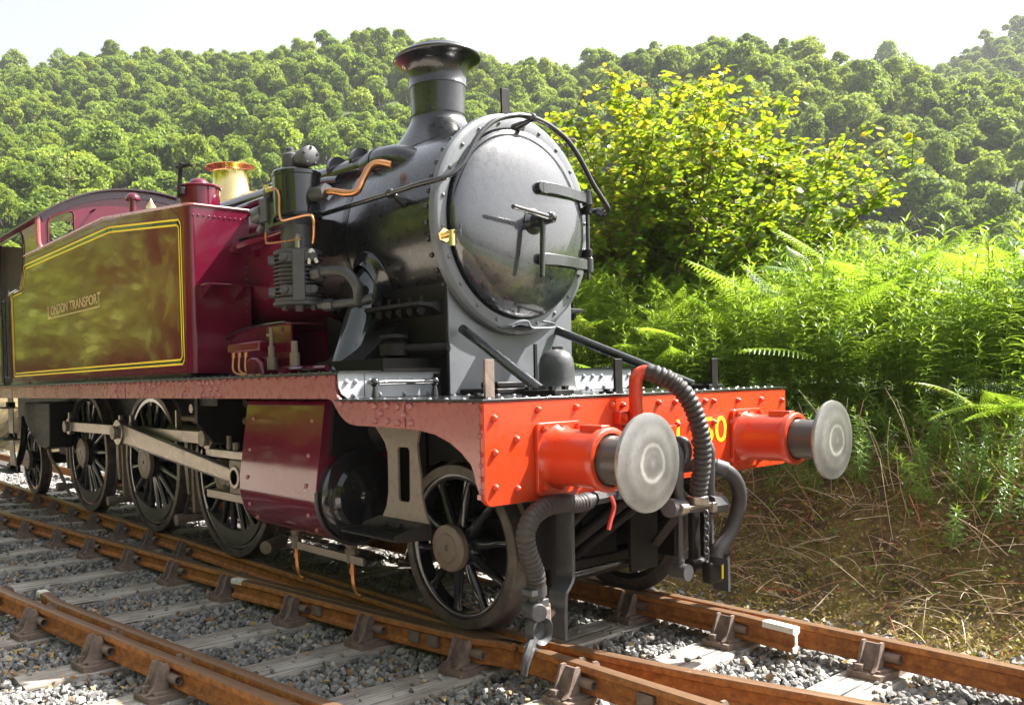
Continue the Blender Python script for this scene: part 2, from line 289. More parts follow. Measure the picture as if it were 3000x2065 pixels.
# ------------------------------------------------------------------ ground, hill, path
def bankz(x,y):
    ys=[-40,-9,-3.6,-3.2,1.15,1.5,1.8,2.1,2.5,3.0,4.0,6.0,12,30,60]; zs=[-.3,-.25,-.23,-.24,-.24,-.15,-.01,.24,.68,1.05,1.2,1.25,.9,-.3,-1]
    z=np.interp(y,ys,zs); k=np.clip((np.asarray(y)-1.3)/1.2,0,1)
    return z+k*(.07*np.sin(x*2.1+y)+.05*np.sin(x*5.3-y*2.2))
def grid(xs,ys,fz):
    X,Y=np.meshgrid(xs,ys,indexing='ij'); Z=fz(X,Y); v=np.stack([X.ravel(),Y.ravel(),Z.ravel()],1); nx,ny=len(xs),len(ys)
    i=np.arange(nx-1)[:,None]*ny+np.arange(ny-1)[None,:]; i=i.ravel(); f=np.stack([i,i+ny,i+ny+1,i+1],1); return v,f
def npmesh(name,v,f,mat,tone=None,smooth=False):
    me=bpy.data.meshes.new(name); v=np.asarray(v,np.float32); f=np.asarray(f,np.int32); k=f.shape[1]
    me.vertices.add(len(v)); me.vertices.foreach_set('co',v.ravel()); me.loops.add(f.size); me.loops.foreach_set('vertex_index',f.ravel())
    me.polygons.add(len(f)); me.polygons.foreach_set('loop_start',np.arange(0,f.size,k,dtype=np.int32)); me.polygons.foreach_set('loop_total',np.full(len(f),k,np.int32))
    me.update(calc_edges=True); me.materials.append(mat)
    if tone is not None:
        at=me.attributes.new('tone','FLOAT','POINT'); at.data.foreach_set('value',np.asarray(tone,np.float32))
    if smooth: me.shade_smooth()
    else: me.shade_flat()
    return me
UD=np.array([math.cos(R(140)),math.sin(R(140))]); SD=np.array([UD[1],-UD[0]])   # into the hill, along the ridge to the right
def hillh(x,y):
    dx=np.asarray(x)-3; dy=np.asarray(y)+4; u=dx*UD[0]+dy*UD[1]; s=dx*SD[0]+dy*SD[1]
    H=np.interp(s,[-260,-123,-97,-72,-34,-9,24,65,102,122,139,144,153,165,210,300],[85,91,87,89,87.5,86.5,83,82,79,78,79,83,90,96,108,116])
    t=np.clip((u-62)/185,0,1); t=t*(2-t)*.45+t*.55
    e=np.clip(t*4,0,1)*np.clip((235-u)/60,.12,1); h=-2+H*t+4*np.sin(u*.045+s*.03)*e+2.2*np.sin(s*.09-u*.02)*e
    return np.where(u>247,h-(u-247)*.12,h)
def build_setting():
    # one sheet to the horizon: valley floor, hill beyond
    xs=np.concatenate([np.linspace(-700,-240,12),np.linspace(-230,90,70),np.linspace(100,600,10)]); ys=np.concatenate([np.linspace(-500,-60,8),np.linspace(-50,-40.5,3),np.linspace(60,62,2),np.linspace(66,330,66),np.linspace(350,800,8)])
    def fz(X,Y):
        return np.maximum(hillh(X,Y),-2.0)
    xs2=np.linspace(-330,200,140); ys2=np.linspace(-120,360,130)
    v,f=grid(xs2,ys2,lambda X,Y: np.where(hillh(X,Y)>-1.9,hillh(X,Y),-2.0)-1.0)
    o=place('hill_terrain',npmesh('hill_terrain',v,f,HILLM,smooth=True),kind='structure')
    v,f=grid(np.linspace(-470,470,12),np.linspace(-470,470,12),lambda X,Y:X*0-3.6)
    place('valley_floor',npmesh('valley_floor',v,f,FLOORM),kind='structure')
    ysb=np.concatenate([np.linspace(-42,-5,16),np.linspace(-4.5,1.1,20),np.linspace(1.2,3.4,34),np.linspace(3.6,8,18),np.linspace(9,34,12)])
    v,f=grid(np.linspace(-46,16,240),ysb,lambda X,Y: bankz(X,Y)-.03)
    place('embankment',npmesh('embankment',v,f,BANKM,smooth=True),kind='structure')
    v,f=grid(np.linspace(-46,9,40),np.linspace(-3.5,1.35,8),lambda X,Y:X*0-.236)
    bed=place('ballast_bed',npmesh('ballast_bed',v,f,BEDM),kind='structure')
    v,f=grid(np.linspace(-46,14,30),np.linspace(-13,-3.55,6),lambda X,Y:X*0-.205)
    place('gravel_path',npmesh('gravel_path',v,f,PATHM),kind='structure')
    return bed
BED=build_setting()
def haze():
    mb=MB().box(-480,480,-480,480,-4.8,150); me=mb.mesh('haze',bpy.data.materials.new('pale_haze')); m=me.materials[0]; m.use_nodes=True; t=m.node_tree; t.nodes.clear()
    o=t.nodes.new('ShaderNodeOutputMaterial'); v=t.nodes.new('ShaderNodeVolumePrincipled'); v.inputs['Color'].default_value=(.93,.96,1,1); v.inputs['Density'].default_value=.00032; v.inputs['Anisotropy'].default_value=.3
    t.links.new(v.outputs[0],o.inputs['Volume']); place('haze',me,kind='stuff')
haze()

# ------------------------------------------------------------------ track
YE=lambda x: np.interp(x,[-30,-12,-6,-3.8,-2,-.7,.5,3],[-4.6,-3.3,-2.83,-2.615,-2.385,-2.215,-2.03,-1.6])
YD=lambda x: np.interp(x,[-30,-12,-8.2,-5,-3.7,-2.2,-.9,-.35],[-3.2,-1.93,-1.60,-1.285,-1.165,-.99,-.835,-.765])
YB=lambda x: np.interp(x,[-3.1,-2.9,-1.6,-.55,0,.46,.85,1.2,3],[-.575,-.625,-.632,-.632,-.55,-.455,-.35,-.25,.25])
YA=lambda x: np.interp(x,[-2.98,-2.5,-1.4,-.62,-.45,3],[-1.175,-1.10,-.965,-.845,-.7525,-.7525])
RH=.145
def rail_profile(flat=False):
    h=[(-.036,-.012),(-.031,-.003),(-.015,0),(.015,0),(.031,-.003),(.036,-.012),(.036,-.036),(.012,-.05),(.010,-.105),(.033,-.118),(.034,-.138),(.028,-.145),(-.028,-.145),(-.034,-.138),(-.033,-.118),(-.010,-.105),(-.012,-.05),(-.036,-.036)]
    return h
def sweep(xs,fy,zoff=0,prof=None):
    P=prof or rail_profile(); n=len(P); mb=MB(); v=[]
    for i,x in enumerate(xs):
        y=float(fy(x)); e=.02; sl=(float(fy(x+e))-float(fy(x-e)))/(2*e); c=1/math.sqrt(1+sl*sl)
        for a,z in P: v.append((x-sl*c*a,y+c*a,z+zoff))
    F=[(k*n+i,k*n+(i+1)%n,(k+1)*n+(i+1)%n,(k+1)*n+i) for k in range(len(xs)-1) for i in range(n)]+[tuple(range(n)),tuple(range((len(xs)-1)*n,len(xs)*n))[::-1]]
    return mb.add(v,F)
def rail(name,x0,x1,fy,label,n=60,ends=(),zoff=0,cat='rail'):
    xs=np.linspace(x0,x1,n); mb=sweep(xs,fy,zoff); me=mb.mesh(name,RUST,30)
    root=place(name,me,None,(0,0,0),label=label,cat=cat)
    for a,b in ends:
        xs=np.linspace(a,b,6); k=1.0; prof=[(p*1.05+(.0),z+ (.0025 if z>-.06 else 0)) for p,z in rail_profile()][:]
        pp=[(p*1.06,z+.002) for p,z in rail_profile() if z>-.045]
        e=sweep(xs,fy,zoff,pp); place('painted_end',e.mesh('painted_end',WHITEP,30),root)
    return root
rail('running_rail',-40,3.4,lambda x:.7525+0*x,'rusty far running rail of the locomotive track, beside the grassy bank',80)
rail('running_rail',-40,-.38,lambda x:-.7525+0*x,'rusty rail under the near wheels of the locomotive, ending at the crossing nose',80)
rail('diverging_rail',-34,-.42,YD,'shiny-topped rail of the second track converging on the locomotive wheels',90)
rail('running_rail',-34,1.6,YE,'orange rusty rail across the bottom left corner of the photo',90)
rail('wing_rail',-2.98,3.4,YA,'rusty rail with a white painted left end passing the near front wheel',80,ends=((-2.985,-2.86),))
rail('wing_rail',-3.1,3.4,YB,'rusty rail between the wing rail and far rail, running under the hanging air hose',90)
CR0=rail('check_rail',-1.5,.445,lambda x:np.interp(x,[-1.5,-1.2,.1,.445],[.60,.645,.645,.61]),'check rail with a white painted right end inside the far rail',30,ends=((.26,.45),))
place('painted_end',sweep([.447,.455],lambda x:.610+0*x,0,[(p*1.06,z*1.01+.002) for p,z in rail_profile()]).mesh('painted_end',WHITEP,30),CR0)
rail('check_rail',-3.62,1.2,lambda x:YE(x)+np.interp(x,[-3.62,-3.2,1.2],[.19,.125,.125]),'dark check rail with a white painted left end beside the orange rail',50,ends=((-3.63,-3.53),))

SLX=[1.62,.84,.02,-.70,-1.47,-2.22,-3.15,-3.96,-4.77,-5.6,-6.4,-7.3,-8.1,-8.9,-9.7,-10.5,-11.3,-12.1,-12.9]
ZS=-.19
where=['at the bottom right corner, sunlit','in sun under the far rail right of the white rail end','half in sun in front of the near front wheel','under the locomotive buffer beam','beside the near front wheel','at the copper drain pipe in front of the cylinder','under the near end of the white painted wing rail','first left of the wing rail end','second left of the wing rail end','third left of the wing rail end','fourth left of the wing rail end','fifth left of the wing rail end','under the rearmost driving wheel']
for i,x in enumerate(SLX):
    ya=float(YE(x))-.5 if x<1 else -2.4; yb=1.25+random.uniform(-.05,.1); w_=.15; seg=14
    mb=MB(); v=[]; F=[]
    ring=[(-1,-1),(-1,.7),(-.9,1),(-.5,1.0),(0,.97),(.5,1.02),(.92,1),(1,.7),(1,-1)]; n=len(ring)
    for k in range(seg+1):
        y=ya+(yb-ya)*k/seg; dx=random.uniform(-.006,.006)
        for a,c in ring: v.append((x+a*w_*.98+dx+random.uniform(-.003,.003),y,ZS-.06+c*.06+(random.uniform(-.004,.003) if c>.5 else 0)))
    F=[(k*n+j,k*n+j+1,(k+1)*n+j+1,(k+1)*n+j) for k in range(seg) for j in range(n-1)]+[tuple(range(n)),tuple(range(seg*n,seg*n+n))[::-1]]
    lab='weathered grey timber sleeper '+(where[i] if i<len(where) else 'in shade below the rear wheels and cab')
    build('sleeper',mb.add(v,F),WOOD,angle=30,label=lab,cat='sleeper',group='long timbers under the turnout' if i<len(where) else 'shaded sleepers beneath the rear of the locomotive')

def chair_parts():
    base=MB(); pl=[(-.105,-.13),(-.085,-.185),(.085,-.185),(.105,-.13),(.105,.13),(.085,.185),(-.085,.185),(-.105,.13)]
    base.prism(pl,'z',0,.035)
    base.prism([(a*.8,b*.8) for a,b in pl],'z',.035,.05)
    me_b=base.mesh('chair_base',CHAIR,30)
    def jaw(s):
        m=MB(); o=.0
        poly=[(.05,.045),(.135,.045),(.105,.075),(.070,.160),(.062,.172),(.052,.174),(.042,.16),(.042,.13)]
        poly=[(s*a,b) for a,b in poly]
        m.prism(poly,'x',-.046,.046)
        poly2=[(.06,.045),(.180,.045),(.140,.075),(.118,.12),(.098,.172),(.085,.184),(.055,.184),(.045,.16)]
        for q in (-.052,.038): m.prism([(s*a,b) for a,b in poly2],'x',q,q+.014)
        return m.mesh('jaw',CHAIR,30)
    key=MB(); key.tube([(.005,0,0),(.06,0,0),(.12,0,0)],.026,n=14,sm=1,rf=lambda t,k:.027)
    k2=MB(); P=arc(0,0,.027,R(40),R(360),16); Q=arc(0,0,.020,R(360),R(40),16)
    k2.prism(P+Q,'x',-.02,.13)
    me_k=k2.mesh('spring_key',CHAIR,30)
    bo=MB(); bo.prism([(-.019,-.019),(.019,-.019),(.019,.019),(-.019,.019)],'z',0,.036); bo.lathe([(0,.03),(.008,.03)],(0,0,-.002),n=12)
    return me_b,jaw(-1),jaw(1),me_k,bo.mesh('bolt',CHAIR,30)
CB,CJN,CJF,CK,CBO=chair_parts()
def chair(x,y,rz,label,group,key_side=-1):
    root=empty('rail_chair',(x,y,ZS),label,'rail chair',group); root.rotation_euler=(0,0,rz)
    def ch(n,me,l,rot=(0,0,0)):
        o=bpy.data.objects.new(n,me); COL.objects.link(o); o.parent=root; o.location=l; o.rotation_euler=rot; return o
    ch('chair_base',CB,(0,0,0)); ch('jaw',CJN,(0,0,0)); ch('jaw',CJF,(0,0,0))
    ch('spring_key',CK,(0,key_side*.040,.105)); ch('bolt',CBO,(-.035,-.145,.033)); ch('bolt',CBO,(.035,.145,.033))
def slope(fy,x): return math.atan((float(fy(x+.05))-float(fy(x-.05)))/.1)
A0=lambda x:-.7525+0*x
names={'e':'on the bottom-left orange rail','a':'on the near rail beside the wing rail','f':'inside the far rail'}
el=['rightmost chair','sunlit chair second from the bottom edge','sunlit chair beside the white check rail end','half shaded chair at the left edge']
for i,x in enumerate([-1.47,-2.22,-3.15,-3.96,-4.77,-5.6,-6.4]):
    chair(x,float(YE(x)),slope(YE,x),(el[i] if i<4 else 'shaded rusty iron chair')+' '+names['e'],'iron chairs along the orange rail')
for i,x in enumerate([.84,.02,-.70,-1.47,-2.22,-3.15,-3.96,-4.77,-5.6,-6.4,-7.3,-8.1,-8.9,-9.7]):
    fy=A0 if x>-.5 else (YA if x>-2.9 else YD)
    nm=['sunlit chair under the near rail at the bottom edge','chair below the hanging air valve on the near rail','dark chair left of the near front wheel','flat wide chair with a bolt plate under the wing rail','chair right of the white wing rail end','chair at the left of the white wing rail end'][i] if i<6 else 'brown iron chair on the shiny-topped second rail, shaded by the tank'
    chair(x,float(fy(x)),slope(fy,x),nm,'iron chairs along the near rails')
for i,x in enumerate([1.62,.84,.02,-.70,-1.47,-3.15,-5.6]):
    nm=['chair under the far rail at the right edge','sunlit chair right of the white check rail end','bright-rimmed chair left of the white check rail end','chair in shadow behind the hanging steel guard','shaded chair below the far front wheel','shaded chair of the far rail beyond the cylinder','shaded chair of the far rail between driving wheels'][i]
    chair(x,.66 if x<.5 and x>-1.5 else .7525,0,'rusty iron '+nm,'iron chairs along the far rail')
for i,x in enumerate([-4.77,-5.6,-6.4,-7.3,-8.1,-8.9,-9.7,-10.5,-11.3]):
    chair(x,-.7525,0,'small dark iron chair in shade on the rail under the rear wheels','iron chairs under the near wheels')
# spacer blocks bolted between wing rail and vee
bl=empty('spacer_block',(-1.9,-1.0,-.08),'square bolt heads and packing blocks on the wing rail web beside the front wheel','rail fastening')
for x in (-2.0,-1.1,-.95,.45):
    y=float(YA(x))-.012; mb=MB(); mb.box(x-.045,x+.045,y-.03,y,-.11,-.045); build('packing_block',mb,CHAIR,bl,bevel=.004)

# ------------------------------------------------------------------ ballast stones
def stone_protos(k=8):
    out=[]; t=(1+5**.5)/2
    base=np.array([(-1,t,0),(1,t,0),(-1,-t,0),(1,-t,0),(0,-1,t),(0,1,t),(0,-1,-t),(0,1,-t),(t,0,-1),(t,0,1),(-t,0,-1),(-t,0,1)])/1.9
    F=np.array([(0,11,5),(0,5,1),(0,1,7),(0,7,10),(0,10,11),(1,5,9),(5,11,4),(11,10,2),(10,7,6),(7,1,8),(3,9,4),(3,4,2),(3,2,6),(3,6,8),(3,8,9),(4,9,5),(2,4,11),(6,2,10),(8,6,7),(9,8,1)])
    for i in range(k):
        rs=np.random.RandomState(i); v=base*(1+rs.uniform(-.32,.28,(12,1)))*np.array([1.15,.95,.72])+rs.uniform(-.12,.12,(12,3)); out.append(v)
    return out,F
SP,SF=stone_protos()
def rotmats(n,rs):
    q=rs.normal(size=(n,4)); q/=np.linalg.norm(q,axis=1,keepdims=True); a,b,c,d=q.T
    return np.stack([np.stack([1-2*(c*c+d*d),2*(b*c-a*d),2*(b*d+a*c)],1),np.stack([2*(b*c+a*d),1-2*(b*b+d*d),2*(c*d-a*b)],1),np.stack([2*(b*d-a*c),2*(c*d+a*b),1-2*(b*b+c*c)],1)],1)
def stones():
    rs=np.random.RandomState(3); P=[]
    def fill(x0,x1,y0,y1,dens,smin,smax,zt):
        n=int((x1-x0)*(y1-y0)*dens); x=rs.uniform(x0,x1,n); y=rs.uniform(y0,y1,n); s=rs.uniform(smin,smax,n); z=zt+rs.uniform(-.03,.006,n); P.append(np.stack([x,y,z,s],1))
    fill(-4.6,1.9,-3.4,1.2,1500,.011,.028,-.205); fill(-9,-4.6,-3.6,1.3,620,.017,.030,-.205); fill(-16,-9,-4.2,1.5,180,.026,.04,-.205)
    fill(-16,2.4,1.05,1.55,170,.02,.036,-.175); fill(-4.4,-.5,-4.0,-3.3,300,.02,.036,-.215); fill(-24,-9,1.2,2.0,90,.03,.05,-.16)
    P=np.concatenate(P); sx=np.array(SLX); d=np.abs(P[:,0][:,None]-sx).min(1); on=(d<.16)&(P[:,1]>YE(P[:,0])-.52)&(P[:,1]<1.25)
    keep=~on|(rs.rand(len(P))<.035); P[on,2]=ZS+.008; P[on,3]*=.7; P=P[keep]
    cam2=np.array([2.96,-4.14]); dist=np.hypot(P[:,0]-cam2[0],P[:,1]-cam2[1]); vis=(P[:,0]<1.0)&(P[:,1]>-2.9); score=P[:,3]/dist*vis*((P[:,0]-2.96)*-.79+(P[:,1]+4.14)*.614>2.4)
    top=np.argsort(-score)[:300]; mask=np.zeros(len(P),bool); mask[top]=True
    Q=P[~mask]; n=len(Q); Rm=rotmats(n,rs); pr=rs.randint(0,8,n); V=np.stack(SP)[pr]*Q[:,3][:,None,None]
    V=np.einsum('nij,nkj->nki',Rm,V)+Q[:,None,:3]; F=(SF[None]+np.arange(n)[:,None,None]*12).reshape(-1,3); tone=np.repeat(rs.rand(n),12)
    place('ballast_stones',npmesh('ballast_stones',V.reshape(-1,3),F,STONE,tone),BED,kind='stuff')
    mes=[npmesh('stone',v,SF,STONE1) for v in SP]
    for i in top:
        x,y,z,s=P[i]; place('stone',mes[i%8],BED,(x,y,z+.004),rot=(rs.uniform(0,6),rs.uniform(0,6),rs.uniform(0,6)),scale=s*1.05)
stones()

# ------------------------------------------------------------------ the tank locomotive
LOCO=empty('tank_locomotive',(-5.3,0,0),'maroon tank engine with black smokebox, red buffer beam and brass safety valve cover','steam locomotive')
def P(name,mb,mat,par=None,bevel=0,angle=35,**k): return build(name,mb,mat,par or LOCO,bevel,angle,**k)
W=1.364
# --- running plate, valances, platform
mb=MB(); mb.box(-11.45,-1.24,-W-.012,W+.012,1.503,1.518); P('running_plate',mb,BLACKS,bevel=.002)
mb=MB(); mb.box(-1.25,.006,-W-.012,W+.012,1.349,1.362); FPL=P('front_platform',mb,BLACKS,bevel=.002)
arch=[(-.10,1.05),(-.132,1.075),(-.164,1.101),(-.25,1.148),(-.364,1.185),(-.483,1.20),(-.61,1.207)]
def valance(s):
    bot=[(-1.061,1.212),(-1.121,1.22),(-1.165,1.236),(-1.205,1.262),(-1.243,1.295),(-1.272,1.327),(-1.30,1.352),(-1.335,1.362)]
    poly=[(-11.45,1.362),(-11.45,1.502),(-1.262,1.502),(-1.262,1.43),(-1.255,1.40),(-1.235,1.372),(-1.20,1.355),(-1.16,1.348),(-.03,1.348),(-.03,.875),(-.042,.905),(-.068,.965),(-.08,1.01)]+arch+[(-.75,1.209)]+bot
    y=s*W; mb=MB().prism(poly,'y',y-s*.022,y)
    V=P('valance',mb,MAROON_REFLECT,bevel=.003)
    R_=[(-1.191,1.333),(-.862,1.323),(-.753,1.327),(-.657,1.321),(-.55,1.324),(-.809,1.286),(-.602,1.281),(-.861,1.244),(-.752,1.244),(-.657,1.237),(-.549,1.24)]
    def byx(px,py): return None
    G=[(-2.55,.0),(-2.62,1),(-2.70,0),(-2.74,2),(-2.80,1)]
    for cx,pat in ((-2.92,'abcdefgh'),):
        R_+=[(cx+dx,z) for dx,z in ((-.16,1.478),(-.09,1.478),(-.02,1.478),(.05,1.478),(.17,1.478),(-.12,1.432),(.02,1.432),(.12,1.432),(-.16,1.387),(-.09,1.387),(-.02,1.387),(.06,1.387),(.17,1.387))]
    R_+=[(-3.42,1.478),(-3.37,1.432),(-3.42,1.387),(-4.3,1.48),(-4.18,1.452),(-4.05,1.48),(-3.95,1.462),(-3.86,1.48),(-4.85,1.478),(-4.9,1.432),(-4.85,1.387)]
    me=MB().dome((0,0,0),.020,.020,(0,s,0),12,3).mesh('rivet',MAROON_REFLECT,60)
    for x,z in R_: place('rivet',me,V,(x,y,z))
    b=MB()
    x=-1.35
    while x>-11.3:
        b.box(x-.016,x+.016,y+s*.001,y+s*.016,1.487,1.502); x-=.118
    x=-1.1
    while x<-.05:
        b.box(x-.012,x+.012,y+s*.001,y+s*.014,1.338,1.349); x+=.17
    for z in (1.30,1.19,1.05,.93): b.dome((-.03,y,z),.012,.014,(0,s,0))
    for z in (1.31,1.23,1.10,.985,.90): b.box(-.045,-.02,y,y+s*.012,z-.012,z+.012)
    for x in np.arange(-10.9,-5.2,.83):
        for dx,z in ((0,1.47),(.045,1.47),(0,1.43),(.045,1.39)): b.dome((x+dx,y,z),.013,.013,(0,s,0),6,1)
    P('small_bolt_heads',b,MAROON_REFLECT,V,kind='stuff')
    for x in (-3.05,-4.65,-8.6,-.60): P('plate_joint',MB().box(x,x+.003,y,y+s*.003,1.365 if x<-1 else 1.215,1.50 if x<-1 else 1.345),BLACKM,V)
    return V
VN=valance(-1); valance(1)
# black edge strip with snap rivets on top of the plate
b=MB()
for s in (-1,1):
    x=-1.35
    while x>-11.2: b.dome((x,s*(W-.03),1.519),.014,.012,(0,0,1),6,1); x-=.118
P('plate_edge_rivets',b,BLACKG,kind='stuff')
# riser across the engine
mb=MB(); pl=[(-W+.01,1.515),(-W+.012,1.43),(-W+.03,1.39),(-W+.07,1.365),(W-.07,1.365),(W-.03,1.39),(W-.012,1.43),(W-.01,1.515)]
mb.prism(pl,'x',-1.245,-1.235); RS=P('riser_plate',mb,RISERM)
me=MB().dome((0,0,0),.016,.017,(1,0,0),10,3).mesh('rivet',RISERM,60)
for y in (-1.30,-1.235,-1.13,-1.02,-.91,-.8,-.635,-.53,-.42,.80,.9,1.0,1.15,1.22,1.32):
    place('rivet',me,RS,(-1.235,y,1.462))
for y in np.arange(-1.25,1.3,.19): place('rivet',me,RS,(-1.235,y,1.382))
P('riser_seam',MB().box(-1.236,-1.233,-1.171,-1.168,1.37,1.51),BLACKM,RS)
P('riser_top_lip',MB().box(-1.25,-1.215,-W,W,1.515,1.524),BLACKS,RS)
# hand rail on the riser
mb=MB(); mb.tube([(-1.17,-1.14,1.452),(-1.17,-.68,1.452)],.016,n=14,sm=1); HR=P('platform_handrail',mb,BLACKG)
for y in (-1.14,-.68): P('handrail_stanchion',MB().dome((-1.17,y,1.452),.03,.03,(0,0,1),12,4).dome((-1.17,y,1.452),.03,.03,(0,0,-1),12,4).cyl((-1.17,y,1.43),(-1.17,y,1.365),.013,.026,12),BLACKG,HR)
# --- buffer beam
def rrect(y0,y1,z0,z1,r,k=5):
    o=[]
    for cx,cz,a in ((y1-r,z1-r,0),(y0+r,z1-r,PI/2),(y0+r,z0+r,PI),(y1-r,z0+r,1.5*PI)):
        o+=arc(cx,cz,r,a,a+PI/2,k)
    return o
pl=[(-W,1.347)]+arc(-W+.045,.853+.045,.045,PI,1.5*PI,6)+arc(W-.045,.853+.045,.045,1.5*PI,2*PI,6)+[(W,1.347)]
BEAM=P('buffer_beam',MB().prism(pl,'x',-.028,0),RED,bevel=.003)
me=MB().dome((0,0,0),.0185,.024,(1,0,0),12,4).mesh('rivet',RED,60)
RV=[(-1.302,1.272),(-1.302,1.108),(-1.302,.943),(-1.155,1.164),(-1.154,.924),(-1.002,1.301),(-.72,1.303),(-.432,1.303),(-.34,1.299),(-.333,1.172),(-.437,1.175),(-.33,1.02),(-.437,.93),(-.023,1.302),(.133,1.3),(.433,1.295),(.523,1.293),(.789,1.289),(1.056,1.286),(1.31,1.272),(.153,1.172),(.29,1.17),(.522,1.166),(.707,1.16),(.707,.925),(.522,.93),(1.2,1.15),(1.31,.93),(1.2,.93),(-.15,.92)]
for y,z in RV: place('rivet',me,BEAM,(0,y,z))
t=textmesh('L150',.514,.157,LINE,.002,.004)
place('painted_number',t,BEAM,(.0008,.146,1.043),rot=(PI/2,0,PI/2))
for s in (-1,1):
    y=s*.865
    fl=P('buffer_flange',MB().prism(rrect(y-.165,y+.165,.875,1.235,.03),'x',.001,.024),RED,bevel=.003)
    bm_=MB()
    bolt=MB().prism([(.019*math.cos(a),.019*math.sin(a)) for a in [PI/3*i for i in range(6)]],'x',0,.02).dome((.02,0,0),.012,.008,(1,0,0)).mesh('flange_bolt',RED,30)
    for dy in (-.125,0,.125):
        for z in (.912,1.205): place('flange_bolt',bolt,fl,(.024,y+dy,z))
    for dy in (-.135,.135): place('flange_bolt',bolt,fl,(.024,y+dy,1.058))
    prof=[(.024,.162),(.03,.158),(.05,.148),(.09,.142),(.27,.140),(.292,.142),(.298,.153),(.335,.156),(.342,.150),(.342,.128),(.325,.124),(.30,.122)]
    H=P('buffer_housing',MB().lathe(prof,(0,y,1.06),'x',48),RED,angle=50)
    P('housing_key_block',MB().box(.175,.31,y-.035,y+.035,1.19,1.225),RED,H,bevel=.006)
    P('buffer_spindle',MB().lathe([(.24,.118),(.345,.118),(.50,.112),(.53,.112)],(0,y,1.06),'x',40),paint('greasy_spindle',(.06,.055,.05),.35,.3,.3) if s<0 else bpy.data.materials['greasy_spindle'],angle=50)
    hd=[(.528,.05),(.53,.20),(.536,.226),(.545,.2285),(.556,.226),(.564,.19),(.571,.13),(.5745,.075),(.5735,.068),(.5755,.05),(.576,.0001)]
    P('buffer_head',MB().lathe(hd,(0,y,1.06),'x',64),BUFF,angle=25)
# --- smokebox, boiler, chimney
ZC=2.47
SB=P('smokebox',MB().lathe([(-2.50,.70),(-2.49,.704),(-1.15,.704),(-1.12,.70)],(0,0,ZC),'x',96),BLACKS)
P('smokebox_front_ring',MB().lathe([(-1.15,.60),(-1.15,.715),(-1.135,.725),(-1.115,.725),(-1.10,.718),(-1.088,.70),(-1.085,.69),(-1.085,.628),(-1.10,.62),(-1.12,.60)],(0,0,ZC),'x',96),BLACKLIT,SB,angle=30)
dr=[(-1.12,.60),(-1.06,.612),(-1.045,.606),(-1.035,.59),(-1.02,.565),(-1.005,.52),(-.985,.44),(-.972,.36),(-.962,.28),(-.955,.18),(-.951,.09),(-.95,.0001)]
DOOR=P('smokebox_door',MB().lathe(dr,(0,0,ZC),'x',96),paint('smokebox_door_paint',(.012,.014,.02),.26,1.0,.2,dirt=(.05,.05,.05),dirtamt=.12,wob=.002,fine=.05,cr=.05),angle=60)
bpy.data.materials['smokebox_door_paint'].node_tree.nodes['Principled BSDF'].inputs['Coat IOR'].default_value=1.9
rv=MB().dome((0,0,0),.018,.019,(0,0,1),10,3).mesh('rivet',BLACKS,60)
for i in range(44):
    a=2*PI*i/44+.05; d=Vector((0,math.cos(a),math.sin(a))); o=place('rivet',rv,SB,(-1.185,d.y*.704,ZC+d.z*.704)); o.rotation_euler=d.to_track_quat('Z','Y').to_euler()
for i in range(22):
    a=2*PI*i/22+.1; place('front_ring_rivet',bpy.data.meshes.get('front_ring_rivet') or MB().dome((0,0,0),.014,.013,(1,0,0),10,3).mesh('front_ring_rivet',BLACKLIT,60),SB,(-1.085,.662*math.cos(a),ZC+.662*math.sin(a)))
b=MB()
for i in range(60):
    a=2*PI*i/60; d=(0,math.cos(a),math.sin(a))
    for x in (-2.08,-2.12,-2.45): b.dome((x,.704*d[1],ZC+.704*d[2]),.007,.004,d,6,1)
P('seam_rivets',b,BLACKS,SB,kind='stuff')
P('wrapper_seam',MB().lathe([(-2.13,.7035),(-2.13,.7065),(-2.06,.7065),(-2.06,.7035)],(0,0,ZC),'x',96),BLACKS,SB)
